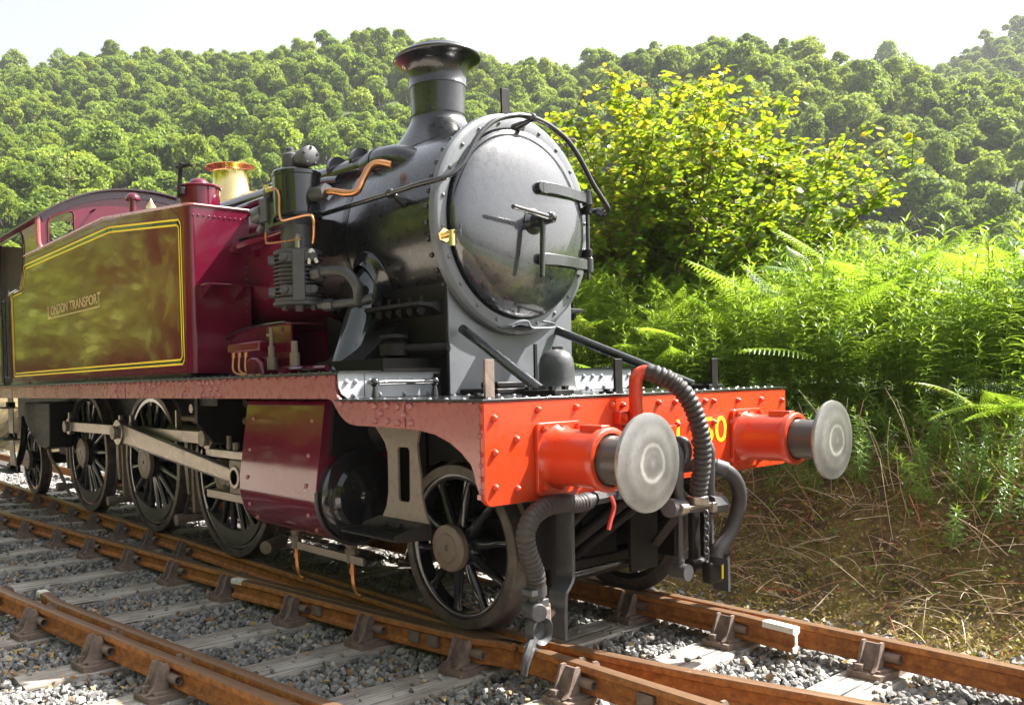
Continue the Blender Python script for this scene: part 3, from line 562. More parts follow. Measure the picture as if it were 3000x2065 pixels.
# dart and handles
DT=P('door_dart',MB().lathe([(-.96,.085),(-.945,.085),(-.94,.07),(-.93,.05),(-.86,.045),(-.86,.038),(-.78,.034),(-.775,.028),(-.77,.0001)],(0,0,ZC),'x',28),BLACKS)
def handle(a,b,x0,x1): return MB().tube([(x0,a[0],a[1]),((x0+x1)/2,(a[0]+b[0])/2,(a[1]+b[1])/2),(x1,b[0],b[1])],.017,n=12,sm=5,rf=lambda t,k:.021-.005*t)
P('door_handle',handle((0,ZC),(-.335,2.505),-.80,-.795).dome((-.79,0,ZC),.036,.03,(1,0,0),12,3).dome((-.795,-.335,2.505),.017,.012,(0,-1,0)),BLACKG,DT)
P('door_handle',handle((-.02,ZC),(-.05,2.10),-.845,-.835).dome((-.835,-.05,2.10),.017,.012,(0,0,-1)),BLACKG,DT)
for z,zt in ((2.70,2.715),(2.235,2.24)):
    s=MB(); pl=[]; pts=[(.075,-.955),(.2,-.962),(.35,-.985),(.45,-1.01),(.54,-1.03),(.615,-1.035)]
    v=[]
    for y,x in pts:
        for dx,dz in ((0,-.04),(.032,-.036),(.032,.036),(0,.04)): v.append((x+dx,y,z+dz))
    F=[(k*4+i,k*4+(i+1)%4,(k+1)*4+(i+1)%4,(k+1)*4+i) for k in range(len(pts)-1) for i in range(4)]+[(3,2,1,0),tuple(range(len(v)-4,len(v)))]
    s.add(v,F); s.cyl((-.965,.075,z),(-.925,.075,z),.0395,n=20)
    st=P('door_hinge_strap',s,BLACKS,DOOR,bevel=.004)
    P('hinge_knuckle',MB().cyl((-1.022,.622,z-.05),(-1.022,.622,z+.05),.036,n=20),BLACKS,DOOR,bevel=.004)
    P('hinge_lug',MB().cyl((-1.022,.622,z+(.055 if z<2.5 else -.055)),(-1.022,.622,z+(.11 if z<2.5 else -.11)),.031,n=20).box(-1.10,-1.0,.60,.645,z+(.06 if z<2.5 else -.105),z+(.105 if z<2.5 else -.06)),BLACKM,DOOR,bevel=.004)
P('hinge_pin',MB().cyl((-1.022,.622,2.14),(-1.022,.622,2.765),.014,n=12),BLACKS,DOOR)
# handrail round the front and along the sides
front=[(-1.40,-.80,2.648),(-1.2,-.80,2.65),(-1.10,-.79,2.652),(-1.03,-.74,2.665),(-.99,-.675,2.69),(-.975,-.60,2.752),(-.97,-.53,2.85),(-.97,-.475,2.93),(-.97,-.40,3.005),(-.97,-.29,3.08),(-.97,-.15,3.13),(-.97,0,3.15),(-.97,.15,3.133),(-.97,.26,3.10),(-.97,.37,3.05),(-.97,.47,2.968),(-.97,.55,2.88),(-.97,.62,2.795),(-.97,.72,2.70),(-.975,.785,2.645),(-.99,.80,2.62),(-1.02,.79,2.60),(-1.08,.80,2.62),(-1.2,.80,2.648)]
RAILH=P('boiler_handrail',MB().tube([(-7.5,-.80,2.65),(-3,-.80,2.65)]+front+[(-3,.80,2.65),(-7.5,.80,2.65)],.0175,n=12,sm=5),BLACKG,angle=60)
for x,s in ((-1.425,-1),(-2.75,-1),(-4.6,-1),(-1.425,1),(-2.75,1)):
    k=MB().dome((x,s*.80,2.65),.033,.033,(1,0,0),14,4).dome((x,s*.80,2.65),.033,.033,(-1,0,0),14,4); k.cyl((x,s*.785,2.648),(x-.0,s*.69,2.60),.013,.034,14)
    P('handrail_knob',k,BLACKG,RAILH)
k=MB().dome((-.97,.03,3.148),.03,.03,(0,1,0),14,4).dome((-.97,.03,3.148),.03,.03,(0,-1,0),14,4).cyl((-.98,.02,3.13),(-1.09,-.02,3.10),.014,.03,14)
P('handrail_knob',k,BLACKG,RAILH)
P('handrail_bracket',MB().prism([(-.06,3.09),(.06,3.12),(.03,3.05),(-.01,3.02),(-.035,3.05)],'x',-1.09,-1.06),BLACKM,RAILH)
# chimney: saddle flare blended on the smokebox
def chimney():
    cx=-1.873; n=64; mb=MB(); rows=[]
    def sad(r,h):  # ring draped towards the cylinder
        out=[]
        for i in range(n):
            a=2*PI*i/n; x=cx+r*math.cos(a); y=r*math.sin(a); zs=ZC+math.sqrt(max(.704**2-y*y,0)); out.append((x,y,zs+h))
        return out
    rows.append(sad(.36,.004)); rows.append(sad(.35,.012))
    for r,t in ((.305,.18),(.265,.36),(.238,.56),(.218,.76),(.206,.92)):
        a=sad(r,.012+ (1-(r-.2)/.19)**2*.05); out=[]
        for (x,y,z) in a: out.append((x,y,z*(1-t)+(3.335)*t))
        rows.append(out)
    for r,z in ((.199,3.36),(.2,3.362),(.204,3.362),(.205,3.372),(.1985,3.374),(.1995,3.45),(.203,3.54),(.206,3.572),(.211,3.574),(.211,3.586),(.208,3.59),(.213,3.64),(.221,3.68),(.238,3.71),(.262,3.735),(.29,3.752),(.312,3.766),(.320,3.778),(.318,3.79),(.30,3.802),(.262,3.812),(.235,3.83),(.225,3.845),(.215,3.85),(.19,3.845),(.18,3.80),(.17,3.5),(.01,3.45)):
        rows.append([(cx+r*math.cos(2*PI*i/n),r*math.sin(2*PI*i/n),z) for i in range(n)])
    v=[p for q in rows for p in q]; F=[(k*n+i,k*n+(i+1)%n,(k+1)*n+(i+1)%n,(k+1)*n+i) for k in range(len(rows)-1) for i in range(n)]
    return mb.add(v,F)
CH=P('chimney',chimney(),BLACKS,angle=50)
P('lamp_iron',MB().box(-1.185,-1.170,-.045,.03,3.165,3.385).box(-1.24,-1.17,-.045,.03,3.165,3.178),BLACKM,bevel=.003)
# boiler barrel and firebox
P('boiler_barrel',MB().lathe([(-2.5,.69),(-2.51,.715),(-5.2,.775),(-5.22,.78),(-7.6,.80)],(0,0,ZC),'x',96),MAROON)
P('boiler_band',MB().lathe([(-2.505,.718),(-2.505,.722),(-2.56,.723),(-2.56,.718)],(0,0,ZC),'x',96),BLACKG)
# brass safety valve cover
prof=[(3.20,.36),(3.235,.335),(3.27,.30),(3.32,.25),(3.38,.215),(3.45,.195),(3.55,.183),(3.63,.182),(3.655,.19),(3.672,.215),(3.682,.25),(3.69,.262),(3.697,.262),(3.70,.25),(3.695,.22),(3.67,.17),(3.5,.16)]
P('safety_valve_cover',MB().lathe(prof,(-5.18,0,0),'z',64),BRASS,angle=60)
k=MB().lathe([(-5.18,.04),(-4.95,.20),(-4.7,.235),(-4.45,.20),(-4.32,.10),(-4.3,.001)],(0,0,3.13),'x',40); P('top_feed_cover',k,BRASS,angle=60)
P('whistle',MB().lathe([(3.30,.05),(3.46,.05),(3.47,.062),(3.50,.06),(3.54,.03),(3.58,.012),(3.6,.0001)],(-6.57,-.3,0),'z',20),BRASS)
P('whistle',MB().lathe([(3.28,.03),(3.45,.03),(3.46,.04),(3.49,.02),(3.5,.0001)],(-6.3,-.12,0),'z',16),BRASS)
P('whistle_shield',MB().box(-6.1,-5.8,-.25,.05,3.2,3.43),BLACKS,bevel=.01)
# --- side tanks
def tank(s):
    yo=1.27; yi=.72; r=.07; cx=-3.462-r
    pl=[(-3.462,yi)]+[(cx+r*math.cos(a),yo-r+r*math.sin(a)) for a in [i*PI/2/8 for i in range(9)]]+[(-4.4,yo),(-5.364,yo),(-8.2,yo),(-8.2,yi),(-5.364,yi)]
    zt=lambda x: 2.888+(min(-3.5,x)+3.5)*-.104 if x>-5.364 else 3.082
    n=len(pl); v=[(x,s*y,1.56) for x,y in pl]+[(x,s*y,zt(x)) for x,y in pl]
    mb=MB(); mb.add(v,[(i,(i+1)%n,n+(i+1)%n,n+i) for i in range(n)]+[tuple(range(n))]); 
    o=n; top=[n+i for i in range(n)]
    i5=[i for i,p in enumerate(pl) if abs(p[0]+5.364)<1e-6]
    mb.f.append(tuple(n+k for k in list(range(0,i5[0]+1))+[i5[1]])); mb.f.append(tuple(n+k for k in range(i5[0],i5[1]+1)))
    T=P('side_tank',mb,MAROON,angle=25)
    # top angle lip
    lip=MB(); pts=[(p[0],s*(p[1]+.0),zt(p[0])+.004) for p in pl[:n-2]]
    for a,b in zip(pts[:-1],pts[1:]):
        if (Vector(a)-Vector(b)).length>1e-4: lip.cyl(a,b,.0125,n=8)
    P('tank_top_beading',lip,MAROON_REFLECT,T)
    # small rivets, joined
    b=MB(); d=(0,s,0); y=s*(yo+.0005)
    x=-3.60
    while x>-8.15:
        b.dome((x,y,zt(x)-.035),.0065,.005,d,6,1); x-=.045
    x=-3.62
    while x>-8.1:
        b.dome((x,y,zt(x)-.085),.005,.004,d,5,1); x-=.024
    x=-3.6
    while x>-8.8:
        b.dome((x,y,1.585),.0055,.005,d,5,1); x-=.03
    for x in (-4.25,-5.05,-6.0,-6.07,-6.5,-7.2,-7.7,-8.29):
        z=1.66
        while z<zt(x)-.18-(.12 if x<-6.05 else 0): b.dome((x,y,z),.0062,.005,d,6,1); z+=.077 if x!=-6.0 else .055
    for yy in np.arange(.80,1.22,.046): b.dome((-3.4615,s*yy,2.81),.0115,.009,(1,0,0),8,2)
    for z in np.arange(1.65,2.83,.052): b.dome((-3.4615,s*.755,z),.0105,.009,(1,0,0),8,2)
    P('tank_rivets',b,MAROON,T,kind='stuff',angle=60)
    P('tank_foot_angle',MB().box(-8.9,-3.50,min(s*1.262,s*1.31),max(s*1.262,s*1.31),1.519,1.535),BLACKG,T)
    P('tank_foot_plate',MB().box(-8.9,-3.485,min(s*.75,s*1.255),max(s*.75,s*1.255),1.519,1.562),BLACKG,T)
    return T
TK=tank(-1); tank(1)
# yellow lining on the tank side
def lining(pts,wd,mat,name,y):
    mb=MB(); n=len(pts)
    for i in range(n):
        a=Vector(pts[i]); b=Vector(pts[(i+1)%n]); d=(b-a).normalized(); nn=Vector((-d.y,d.x))*wd/2; e=d*wd*.35
        q=[a-nn-e,b-nn+e,b+nn+e,a+nn-e]; mb.add([(p.x,y,p.y) for p in q],[(0,1,2,3)])
    return P(name,mb,mat,TK)
O=[(-3.60,1.636),(-3.565,1.67),(-3.565,2.745),(-3.60,2.787),(-5.14,2.965),(-5.25,2.972),(-8.17,2.972),(-8.21,2.955),(-8.32,2.74),(-8.36,2.70),(-8.80,2.69),(-8.835,2.66),(-8.835,1.66),(-8.80,1.636)]
I=[(-3.635,1.672),(-3.605,1.70),(-3.605,2.725),(-3.635,2.75),(-5.15,2.921),(-5.25,2.925),(-8.13,2.925),(-8.16,2.91),(-8.285,2.69),(-8.32,2.655),(-8.76,2.648),(-8.79,2.62),(-8.79,1.70),(-8.765,1.672)]
M_=[((a[0]+b[0])/2,(a[1]+b[1])/2) for a,b in zip(O,I)]
lining(M_,.036,LINEB,'black_lining_band',-1.2722); lining(O,.015,LINE,'yellow_lining',-1.2737); lining(I,.015,LINE,'yellow_lining',-1.2737)
# lettering
def side_text(s,x,z,w_,h,bold): place('tank_lettering',textmesh(s,w_,h,GOLD,.0015,bold),TK,(x,-1.2715,z),rot=(PI/2,0,0))
side_text('L',-7.265,2.262,.095,.135,.008); side_text('ONDON',-7.145,2.292,.60,.098,.004); side_text('TRANSPOR',-6.475,2.292,.875,.098,.004); side_text('T',-5.585,2.262,.09,.135,.008)
P('lettering_underline',MB().box(-7.265,-5.53,-1.2735,-1.2712,2.250,2.262),GOLD,TK)
# tank-front shelf, filler, vent
SH=P('lamp_shelf',MB().box(-3.46,-3.27,-1.20,-.76,2.245,2.256),MAROON,bevel=.003)
for y in (-1.14,-.86): P('shelf_bracket',MB().prism([(-3.46,2.245),(-3.30,2.245),(-3.46,2.16)],'y',y-.012,y+.012),MAROON,SH)
FL=P('tank_filler',MB().lathe([(2.95,.172),(3.115,.172),(3.12,.186),(3.132,.188),(3.14,.18),(3.15,.12),(3.155,.09),(3.175,.085),(3.20,.06),(3.215,.02),(3.218,.0001)],(-3.9,-.95,0),'z',40),MAROON)
P('filler_clamp',MB().obox((-3.86,-1.15,3.02),(-3.80,-1.15,3.30),.03,.03).obox((-3.90,-1.14,3.28),(-3.70,-1.10,3.27),.03,.02).box(-3.87,-3.79,-1.16,-1.12,3.04,3.10),BLACKM,FL,bevel=.004)
P('tank_vent',MB().lathe([(3.05,.036),(3.30,.036),(3.30,.072),(3.315,.073),(3.345,.062),(3.365,.035),(3.372,.0001)],(-5.41,-.95,0),'z',24),MAROON)
P('tank_vent',MB().lathe([(3.05,.04),(3.13,.04),(3.15,.06),(3.17,.055),(3.19,.02),(3.195,.0001)],(-5.75,-1.0,0),'z',20),MAROON)
P('filler_pillar',MB().lathe([(3.0,.09),(3.21,.09),(3.22,.001)],(-4.6,-.75,0),'z',20),BLACKS)
# delivery pipe from tank to boiler side
P('clack_pipe',MB().tube([(-3.40,-.86,2.575),(-3.30,-.80,2.60),(-2.95,-.74,2.63),(-2.7,-.72,2.66)],.03,n=12).lathe([(-3.46,.055),(-3.40,.05),(-3.395,.001)],(0,-.86,2.575),'x',16),MAROON)
# --- cab
def cab():
    z_of=lambda y: 3.475+(3.90-3.475)*(1-(abs(y)/1.27)**2.2)
    # front sheet built in strips round the two windows
    mb=MB(); ys=list(np.linspace(-1.26,1.26,43))
    def win(y):
        a=abs(y)
        if .845<a<1.145: 
            top=3.585-.13*(a-.845)/.30; e=min(a-.845,1.145-a); top-=max(0,.05-e)*.9; return (3.10,top)
        return None
    ys=sorted(set([round(v,3) for v in np.arange(-1.26,1.2601,.02)]+[-1.145,-.845,.845,1.145]))
    for a,b in zip(ys[:-1],ys[1:]):
        m_=(a+b)/2; w1=win(m_); lo=1.6
        segs=[(lo,w1[0],lo,w1[0]),(None,)] if w1 else [(lo,None)]
        def q(z0a,z0b,z1a,z1b):
            mb.add([(-7.60,a,z0a),(-7.60,b,z0b),(-7.60,b,z1b),(-7.60,a,z1a),(-7.615,a,z0a),(-7.615,b,z0b),(-7.615,b,z1b),(-7.615,a,z1a)],[(0,1,2,3),(7,6,5,4),(0,4,5,1),(3,2,6,7)])
        if w1:
            wa=win(a+1e-4*(1 if m_>a else -1)) or w1; wb=win(b-1e-4) or w1
            q(lo,lo,3.10,3.10); q(wa[1],wb[1],z_of(a),z_of(b))
        else: q(lo,lo,z_of(a),z_of(b))
    CF=P('cab_front',mb,MAROON,angle=20)
    for s in (-1,1):
        pts=[(-7.597,s*.845,3.10),(-7.597,s*.845,3.53),(-7.597,s*.86,3.568),(-7.597,s*.90,3.572),(-7.597,s*1.08,3.495),(-7.597,s*1.13,3.45),(-7.597,s*1.145,3.40),(-7.597,s*1.145,3.10),(-7.597,s*.845,3.10)]
        P('window_beading',MB().tube(pts,.013,n=8,sm=1),MAROON,CF); P('window_pane',MB().box(-7.61,-7.606,min(s*.84,s*1.15),max(s*.84,s*1.15),3.09,3.56),GLASS,CF)
    P('cab_corner_beading',MB().tube([(-7.585,-1.262,3.47),(-7.585,-1.262,3.22),(-7.58,-1.25,3.13),(-7.57,-1.21,3.085),(-7.56,-1.16,3.08)],.03,n=10),MAROON_REFLECT,CF)
    P('window_hinge',MB().cyl((-7.6,-.62,3.60),(-7.5,-.62,3.60),.012,n=8),BLACKM,CF)
    # roof
    pl=[(y,z_of(y)+.012) for y in np.linspace(-1.30,1.30,33)]; pl[0]=(-1.32,3.455); pl[-1]=(1.32,3.455)
    RF=P('cab_roof',MB().prism(pl+[(y,z-.02) for y,z in pl[::-1]],'x',-9.95,-7.52),paint('dark_roof_paint',(.035,.02,.025),.3,.4),angle=30)
    P('roof_valance',MB().prism([(y,z+.0) for y,z in [(v,z_of(v)-.10) for v in np.linspace(-1.2,1.2,25)]]+[(v,z_of(v)+.0) for v in np.linspace(1.24,-1.24,25)],'x',-7.60,-7.585),paint('dark_plum_paint',(.05,.015,.03),.25,.6),RF)
    for s in (-1,1):
        side=[(-7.60,3.08),(-7.60,3.47),(-9.95,3.47),(-9.95,3.20),(-9.42,3.20)]+[(-9.40,3.30),(-9.33,3.36),(-9.25,3.385),(-8.36,3.385),(-8.27,3.36),(-8.215,3.30),(-8.20,3.05),(-8.20,3.03)]
        P('cab_side_sheet',MB().prism(side,'y',s*1.255,s*1.268),MAROON,angle=20)
        low=[(-8.18,3.04),(-8.20,3.02),(-8.24,2.93),(-8.32,2.78),(-8.42,2.70),(-8.86,2.692),(-8.98,2.69),(-8.98,1.535),(-8.18,1.535)]
        P('cab_side_sheet',MB().prism(low,'y',s*1.2555,s*1.2685),MAROON,angle=20)
        P('bunker_side',MB().prism([(-9.40,1.535),(-9.40,3.20),(-9.95,3.20),(-10.1,2.95),(-11.35,2.95),(-11.35,1.535)],'y',s*1.255,s*1.268),MAROON,angle=20)
        P('doorway_beading',MB().tube([(-8.98,s*1.265,1.56),(-8.98,s*1.265,2.66),(-8.9,s*1.27,2.70),(-8.45,s*1.27,2.705),(-8.33,s*1.27,2.78),(-8.24,s*1.27,2.94),(-8.205,s*1.27,3.1),(-8.215,s*1.27,3.28),(-8.29,s*1.27,3.365),(-8.4,s*1.27,3.388),(-9.2,s*1.27,3.388),(-9.36,s*1.27,3.35),(-9.405,s*1.27,3.22),(-9.405,s*1.27,1.56)],.016,n=8,sm=3),BLACKG)
        P('cab_handrail',MB().tube([(-9.08,s*1.30,1.62),(-9.08,s*1.30,2.60)],.014,n=8,sm=1).dome((-9.08,s*1.30,1.62),.03,.03,(0,0,1)).dome((-9.08,s*1.30,2.60),.03,.03,(0,0,1)),BLACKG)
        P('cutout_handle',MB().tube([(-8.93,s*1.29,2.665),(-8.75,s*1.31,2.68),(-8.45,s*1.31,2.70),(-8.40,s*1.29,2.70)],.012,n=8),BLACKG)
    P('bunker_back',MB().box(-11.37,-11.35,-1.268,1.268,1.535,2.95),MAROON)
    P('cab_back_sheet',MB().box(-9.97,-9.95,-1.25,1.25,1.535,3.46),CREAM)
    P('cab_interior_front',MB().box(-7.64,-7.625,-.82,.82,1.6,3.45),CREAM)
    P('backhead',MB().lathe([(-7.95,.001),(-7.95,.68),(-7.85,.74),(-7.6,.75)],(0,0,2.4),'x',40),BLACKM)
    P('regulator_box',MB().box(-8.0,-7.9,-.5,.5,2.5,2.75).cyl((-8.05,-.3,2.95),(-7.9,-.3,2.95),.09).cyl((-8.05,.3,2.95),(-7.9,.3,2.95),.09),BRASS)
    P('cab_floor',MB().box(-9.95,-7.6,-1.25,1.25,1.52,1.56),BLACKM)
    P('bunker_coal_plate',MB().box(-11.3,-9.97,-1.24,1.24,2.6,2.7),BLACKM)
cab()
# --- air pump on the smokebox side
px,py=-2.262,-.98
PU=P('air_pump_cylinder',MB().lathe([(2.60,.155),(2.605,.172),(2.625,.174),(2.63,.168),(2.885,.168),(2.89,.174),(2.915,.174),(2.925,.165),(2.93,.15),(2.935,.06)],(px,py,0),'z',48),BLACKG)
PL=MB()
for i in range(8): PL.dome((px+.14*math.cos(i*PI/4),py+.14*math.sin(i*PI/4),2.928),.014,.018,(0,0,1),6,1)
P('cylinder_head_bolts',PL,BLACKG,PU,kind='stuff')
P('pump_top_valve',MB().lathe([(2.93,.06),(3.04,.058),(3.05,.05),(3.06,.03),(3.085,.03),(3.095,.02),(3.10,.0001)],(px-.01,py-.04,0),'z',20),CAST,PU)
P('pump_top_cap',MB().lathe([(-.07,.066),(.03,.070),(.034,.064),(.04,.05),(.042,.0001)],(-2.10,py,3.00),'x',28),CAST,PU)
b=MB()
for i in range(5): b.dome((-2.065,py+.055*math.cos(i*PI/2.5+.3),3.0+.055*math.sin(i*PI/2.5+.3)),.014,.014,(1,0,0),6,1)
b.cyl((-2.26,py,3.0),(-2.12,py,3.0),.05); P('cap_bolts',b,CAST,PU,kind='stuff')
P('pump_waist',MB().lathe([(2.36,.14),(2.38,.10),(2.55,.10),(2.60,.15)],(px,py,0),'z',28).box(px-.15,px-.08,py-.05,py+.05,2.37,2.6),CAST,PU)
fin=[(2.03,.15)]; z=2.06
while z<2.34: fin+=[(z,.135),(z,.172),(z+.009,.172),(z+.009,.135)]; z+=.0285
fin=[(1.995,.16),(2.0,.18),(2.022,.18),(2.026,.165),(2.05,.165),(2.055,.14)]+fin[1:]+[(2.345,.15),(2.35,.168),(2.375,.17),(2.385,.15),(2.39,.05)]
LC=P('finned_air_cylinder',MB().lathe(fin,(px-.008,py,0),'z',48),CAST,PU,angle=25)
d=Vector((.80,-.60,0)).normalized(); d=(Vector((2.96,-4.14,0))-Vector((px,py,0))).normalized(); sd=Vector((-d.y,d.x,0))
def PP(a,b_,z): q=Vector((px,py,0))+d*a+sd*b_; return (q.x,q.y,z)
c=MB().obox(PP(.12,0,2.02),PP(.12,0,2.37),.085,.14,up=d).obox(PP(.13,-.10,2.32),PP(.13,.10,2.32),.07,.06).obox(PP(.13,-.10,2.10),PP(.13,.10,2.10),.07,.06)
for zz in (2.32,2.10):
    for q in (-.10,.10): c.cyl(PP(.10,q,zz),PP(.175,q,zz),.036,.03,n=14)
P('valve_chest',c,CAST,LC,bevel=.008)
c=MB()
for zz in (2.32,2.10):
    for q in (-.10,.10): c.cyl(PP(.175,q,zz),PP(.187,q,zz),.02,n=6)
    c.cyl(PP(.02,.165 if False else -.165,zz-.01),PP(.02,-.21,zz-.01),.04,.034,n=14)
P('valve_caps',c,CAST,LC)
P('air_cock',MB().cyl(PP(.13,0,2.36),PP(.13,0,2.44),.022,n=12).cyl(PP(.13,0,2.44),PP(.13,0,2.48),.03,.015,n=6),STEEL,LC)
P('knotted_rag',MB().dome(PP(.14,.09,2.33),.03,.05,(0,0,1),7,2).tube([PP(.15,.09,2.33),PP(.16,.075,2.30),PP(.16,.07,2.27)],.012).tube([PP(.15,.09,2.34),PP(.17,.11,2.31),PP(.16,.125,2.28)],.012),WHITEP,LC)
P('bottom_flange_bolts',MB().cyl(PP(.08,0,1.955),PP(.08,0,1.995),.03,n=8).cyl(PP(.04,.1,1.965),PP(.04,.1,1.995),.022,n=6).cyl(PP(.04,-.1,1.965),PP(.04,-.1,1.995),.022,n=6),CAST,LC,kind='stuff')
P('air_outlet_pipe',MB().tube([(px+.1,py+.02,2.2),(-2.02,-.94,2.21),(-1.93,-.90,2.21),(-1.82,-.87,2.18),(-1.76,-.84,2.09),(-1.80,-.80,1.99)],.036,n=12).cyl((-2.09,-.96,2.2),(-2.02,-.94,2.21),.055,n=6),CAST,PU)
P('air_pipe_union',MB().cyl((-2.1,-.92,1.99),(-1.95,-.86,1.99),.028,n=12).cyl((-2.06,-.905,1.99),(-1.99,-.875,1.99),.042,n=6).tube([(-1.97,-.87,1.99),(-1.8,-.8,2.0),(-1.72,-.74,2.02)],.03),CAST,PU)
P('rear_air_valve',MB().box(-2.0,-1.86,-.82,-.72,2.02,2.14).cyl((-1.9,-.77,2.0),(-1.9,-.77,1.9),.04).cyl((-1.86,-.77,2.07),(-1.76,-.77,2.07),.035),BLACKM,PU,bevel=.01)
# governor left of the pump and copper pipes
P('pump_mount_plate',MB().box(px-.02,px+.02,py,py+.3,2.36,2.62),BLACKM,PU)
GV=P('pump_governor',MB().box(-2.50,-2.40,-1.15,-1.05,2.60,2.76).cyl((-2.45,-1.10,2.76),(-2.45,-1.10,2.83),.035,n=12).cyl((-2.45,-1.10,2.60),(-2.45,-1.10,2.53),.03,n=12).cyl((-2.5,-1.10,2.68),(-2.60,-1.11,2.66),.065,.06,n=20).cyl((-2.60,-1.11,2.66),(-2.66,-1.115,2.65),.03,n=8).cyl((-2.62,-1.08,2.57),(-2.53,-1.10,2.60),.03,n=8).cyl((-2.38,-1.10,2.70),(-2.40,-1.10,2.56),.02,n=8),CAST,bevel=.006)
P('governor_bracket',MB().obox((-2.36,-1.12,2.72),(-2.36,-1.12,2.56),.02,.05,up=(1,0,0)).obox((-2.40,-1.12,2.555),(-2.10,-1.12,2.555),.05,.02),BLACKS,GV)
P('governor_nut',MB().cyl((-2.43,-1.12,2.815),(-2.30,-1.13,2.805),.022,n=6).cyl((-2.45,-1.1,2.83),(-2.45,-1.1,2.86),.03,n=6),BRASS,GV)
P('copper_governor_pipe',MB().tube([(-2.33,-1.13,2.80),(-2.25,-1.15,2.79),(-2.205,-1.155,2.74),(-2.205,-1.155,2.62),(-2.17,-1.155,2.565),(-2.05,-1.155,2.555),(-1.86,-1.14,2.55),(-1.82,-1.13,2.52),(-1.83,-1.12,2.43),(-1.86,-1.11,2.37)],.009,n=8),COPPER)
P('copper_governor_pipe',MB().tube([(-2.50,-1.10,2.54),(-2.50,-1.10,2.48),(-2.44,-1.10,2.45),(-2.1,-1.05,2.44)],.008,n=8),COPPER)
P('pump_exhaust_union',MB().cyl((-2.12,-.90,2.745),(-2.06,-1.0+.1,2.745),.05,n=8).cyl((-2.11,-.95,2.745),(-1.99,-.93,2.745),.048,n=20).cyl((-2.0,-.93,2.745),(-1.96,-.925,2.745),.058,n=6),CAST)
P('copper_exhaust_pipe',MB().tube([(-1.99,-.93,2.742),(-1.90,-.915,2.735),(-1.79,-.88,2.705),(-1.73,-.84,2.715),(-1.72,-.80,2.79),(-1.70,-.75,2.88),(-1.67,-.70,2.905),(-1.62,-.64,2.89)],.024,n=12,sm=6),COPPER)
# ejector exhaust pipe along the boiler, entering the smokebox
e0=(-5.0,-.40,3.13); e1=(-1.98,-.475,3.005)
P('ejector_pipe',MB().cyl(e0,e1,.075,n=24),BLACKG)
P('ejector_elbow',MB().tube([(-2.1,-.475,3.0),(-1.9,-.49,3.0),(-1.72,-.48,2.97),(-1.60,-.44,2.91),(-1.5,-.38,2.80)],.09,n=24,rf=lambda t,k:.085+.02*t).cyl((-1.99,-.475,3.0),(-1.95,-.478,3.0),.105,n=24),BLACKS)
for x in (-3.4,-2.9,-2.5,-2.2): P('ejector_pipe_flange',MB().cyl((x,-.46,3.07),(x-.04,-.46,3.07),.09,n=20),BLACKG)
P('live_steam_pipe',MB().tube([(-6,-.62,2.98),(-3,-.60,2.98),(-2.3,-.60,2.93)],.03,n=10,sm=2),BLACKG)
# --- outside steam pipe
a=Vector((-1.87,-.88,1.50)); c=Vector((-1.87,-.58,2.26))
SPP=P('outside_steam_pipe',MB().tube([a,a.lerp(c,.3),a.lerp(c,.6),(-1.87,-.665,2.09),(-1.87,-.59,2.19),(-1.87,-.48,2.27)],.118,n=40,sm=5),paint('dark_green_black_gloss',(.012,.018,.016),.12,1.0,.2,wob=.003,fine=.05),angle=60)
ax=(c-a).normalized(); q=a+ax*.46
P('steam_pipe_band',MB().cyl(q,q+ax*.045,.126,n=40),BLACKG,SPP)
def collar():
    mb=MB(); n=48; rows=[]; nr=Vector((0,-.89,-.455)).normalized(); c0=Vector((-1.87,0,ZC))+nr*.712; e=Vector((1,0,0)); g=nr.cross(e)
    for r,h in ((.118,.075),(.128,.045),(.148,.022),(.185,.016),(.19,.004)):
        row=[]
        for i in range(n):
            th=2*PI*i/n; p=c0+(e*math.cos(th)*r+g*math.sin(th)*r*1.15); rad_=Vector((0,p.y,p.z-ZC)).normalized(); row.append(Vector((p.x,0,ZC))+rad_*(.705+h))
        rows.append(row)
    v=[p for q_ in rows for p in q_]; F=[(k*n+i,k*n+(i+1)%n,(k+1)*n+(i+1)%n,(k+1)*n+i) for k in range(len(rows)-1) for i in range(n)]
    return mb.add(v,F)
P('steam_pipe_collar',collar(),BLACKG,SPP,angle=60)
b=MB()
for t in (.12,.22,.32,.42):
    q=a+ax*t; b.dome((q.x+.108,q.y-.055,q.z),.007,.006,(1,-.5,0),6,1)
P('pipe_rivets',b,BLACKG,SPP,kind='stuff')
# --- saddle under the smokebox
def saddle():
    mb=MB(); n=24; Y=np.linspace(-.58,.58,n)
    bot=[(y,1.36) for y in (-.58,.58)]
    top=[(y,ZC-math.sqrt(.704**2-y*y)+.01) for y in Y[::-1]]
    mb.prism(bot+top,'x',-1.84,-1.16); return mb
SA=P('smokebox_saddle',saddle(),BLACKM,bevel=.01)
P('saddle_lit_front',MB().prism([(-.575,1.365),(.575,1.365)]+[(y,ZC-math.sqrt(.704**2-y*y)+.012) for y in np.linspace(.575,-.575,24)],'x',-1.158,-1.145),BLACKLIT,SA,bevel=.004)  # thin skin added to colour the black saddle's sunlit front lighter
P('cylinder_casting_side',MB().box(-2.05,-1.30,-.98,-.585,1.519,1.60).prism([(-.585,1.60),(-.585,1.86),(-.70,1.80),(-.95,1.60)],'x',-2.0,-1.55),BLACKM,SA)
sf=MB()
for s in (-1,1):
    pts=[(s*.50,1.99),(s*.66,1.95),(s*.77,1.95),(s*.78,1.925),(s*.66,1.915),(s*.56,1.86)]
    P('saddle_flange',MB().prism(pts,'x',-1.86,-1.20),BLACKM,SA,bevel=.006)
b=MB()
